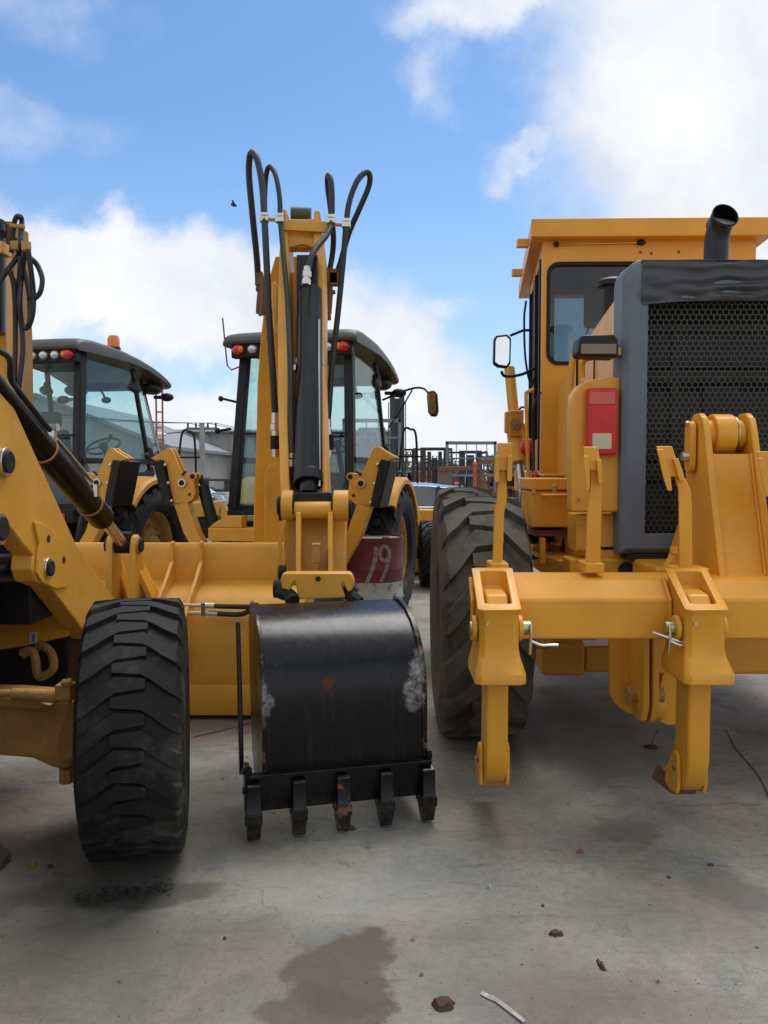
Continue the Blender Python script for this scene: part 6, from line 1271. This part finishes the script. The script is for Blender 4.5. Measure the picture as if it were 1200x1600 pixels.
# bird
def bird():
    c = P(365, 320, 26); m = MB(); m.tube([c+V((-.09, 0, .02)), c+V((-.03, 0, .01)), c+V((.05, 0, -.02)), c+V((.10, 0, -.04))], .04, rf=lambda s: .012+.04*math.sin(math.pi*min(1, s*1.05))**.7 if s < .95 else .01)
    m.add([c+V((-.03, 0, .02)), c+V((.04, 0, .01)), c+V((.06, .13, .07)), c+V((-.0, .16, .08))], [(0, 1, 2, 3)]); m.add([c+V((-.03, 0, .02)), c+V((.04, 0, .01)), c+V((.02, -.13, .09)), c+V((-.03, -.16, .1))], [(0, 1, 2, 3)])
    tag(part('bird', m, M['ink']), 'tiny dark bird flying in the blue sky left of the hose loops', 'bird')
bird()

# ------------------------------------------------------------------ litter on the concrete
def blob(name, px, py, w, h, t, mt, label, cat, seed, jag=.35, rot=0, group=None):
    rg = random.Random(seed); c = G(px, py); m = MB(); n = 14; top = []; bot = []
    for i in range(n):
        a = 2*math.pi*i/n; k = 1-jag*rg.random(); x = math.cos(a)*w/2*k; y = math.sin(a)*h/2*k
        x, y = x*math.cos(R(rot))-y*math.sin(R(rot)), x*math.sin(R(rot))+y*math.cos(R(rot))
        bot.append(c+V((x, y, .001))); top.append(c+V((x*.7, y*.7, t*(.5+.8*rg.random()))))
    m.loft([bot, top]); tag(part(name, m, mt), label, cat, group)
blob('dead_leaf', 868, 1460, .055, .04, .012, M['litter'], 'dark crumpled leaf on the concrete right of centre', 'leaf', 1)
blob('dead_leaf', 692, 1572, .085, .06, .02, M['litter'], 'brown curled leaf near the bottom edge beside the foil strip', 'leaf', 2)
blob('dead_leaf', 939, 1510, .022, .07, .012, M['litter'], 'small narrow reddish brown leaf near the lower right', 'leaf', 3, rot=10)
blob('pebble', 765, 1388, .022, .022, .012, M['pale'], 'small white chip on the concrete in the middle right', 'pebble', 4)
blob('dead_leaf', 906, 1332, .035, .03, .01, M['rusty'], 'small orange brown leaf scrap below the left ripper shank', 'leaf', 5)
blob('bottle_cap', 50, 1355, .045, .04, .02, M['green'], 'yellow-green bottle cap left of the near front tyre', 'bottle cap', 6)
blob('pebble', 79, 1355, .03, .025, .012, M['moss'], 'small dark pebble beside the yellow-green cap', 'pebble', 7)
blob('dead_leaf', 1017, 1168, .09, .07, .012, M['moss'], 'dark leaf clump under the grader linkage', 'leaf', 8)
blob('pebble', 351, 1467, .014, .014, .008, M['rusty'], 'tiny brown pebble on the lower left concrete', 'pebble', 9)
blob('pebble', 848, 1416, .014, .014, .006, M['litter'], 'tiny dark pebble above the crumpled leaf', 'pebble', 10)
blob('pebble', 1045, 1372, .02, .018, .006, M['litter'], 'tiny dark pebble in the right part of the concrete', 'pebble', 11)
blob('dead_leaf', 546, 1296, .07, .035, .014, M['litter'], 'dark leaf scrap against the middle bucket tooth', 'leaf', 12)
blob('dead_leaf', 1110, 1352, .03, .02, .006, M['litter'], 'thin dark scrap near the right edge below the ripper', 'leaf', 14)
def foil():
    m = MB(); pts = [(750, 1556), (762, 1562), (775, 1568), (790, 1580), (803, 1590), (818, 1602)]; top = []
    rg = random.Random(3); L1 = []
    for i, (x, y) in enumerate(pts):
        a = G(x, y); b = G(x+3+2*rg.random(), y-3); L1.append([a+V((0, 0, .002)), b+V((0, 0, .003)), b+V((0, .002, .006+.004*rg.random())), a+V((0, .001, .004+.004*rg.random()))])
    m.loft(L1); tag(part('foil_strip', m, M['foil']), 'crumpled pale foil strip at the bottom edge', 'foil strip')
foil()
def leaves_pile():
    m = MB(); rg = random.Random(9)
    for _ in range(110):
        t_ = rg.random(); px = 120+150*t_+rg.gauss(0, 8); py = 1412-24*t_+rg.gauss(0, 7); c = G(px, py); s = rg.uniform(.005, .015); a = rg.random()*6.3; u = V((math.cos(a), math.sin(a), rg.uniform(-.2, .3)))*s; v = V((-math.sin(a), math.cos(a), rg.uniform(-.2, .3)))*s*.6; c.z = .012+.01*rg.random()
        m.add([c-u, c-v, c+u, c+v], [(0, 1, 2, 3)])
    o = part('wet_leaf_litter', m, M['moss'], smooth=False); o['kind'] = 'stuff'; tag(o, 'dark wet leaf litter scattered before the near front tyre', 'leaf litter')
leaves_pile()
def grit():
    rg = random.Random(21); m = MB()
    for _ in range(900):
        y = rg.uniform(1150, 1640); x = rg.uniform(-60, 1260); c = G(x, y); q = rg.uniform(.0012, .0042)*(1+2*(rg.random() > .97)); a = rg.random()*6.3
        u = V((math.cos(a), math.sin(a), 0))*q; v = V((-math.sin(a), math.cos(a), 0))*q*rg.uniform(.5, 1); w = V((0, 0, q*.8)); m.add([c-u, c-v, c+u, c+v, c+w], [(0, 1, 4), (1, 2, 4), (2, 3, 4), (3, 0, 4)])
    o = part('grit', m, M['grit'], smooth=False); o['kind'] = 'stuff'; tag(o, 'fine grit scattered over the stained concrete in front', 'grit')
M['grit'] = mat('grit_stone', (.16, .14, .11), .9, var=.8, vscale=30)
grit()
m = MB(); c = G(0, 1345); m.prism([G(-40, 1318, .01), G(0, 1328, .01), G(18, 1342, .01), G(2, 1358, .01), G(-40, 1350, .01)], (0, 0, .03)); tag(part('steel_plate', m, M['roof'], bevel=.006), 'corner of a grey steel pad lying at the left edge', 'steel plate')
m = MB(); m.tube([G(1017, 1166, .01), G(1024, 1148, .12), G(1030, 1138, .2)], .003); tag(part('wire_scrap', m, M['steel']), 'thin wire sticking up from the leaf clump under the grader', 'wire')
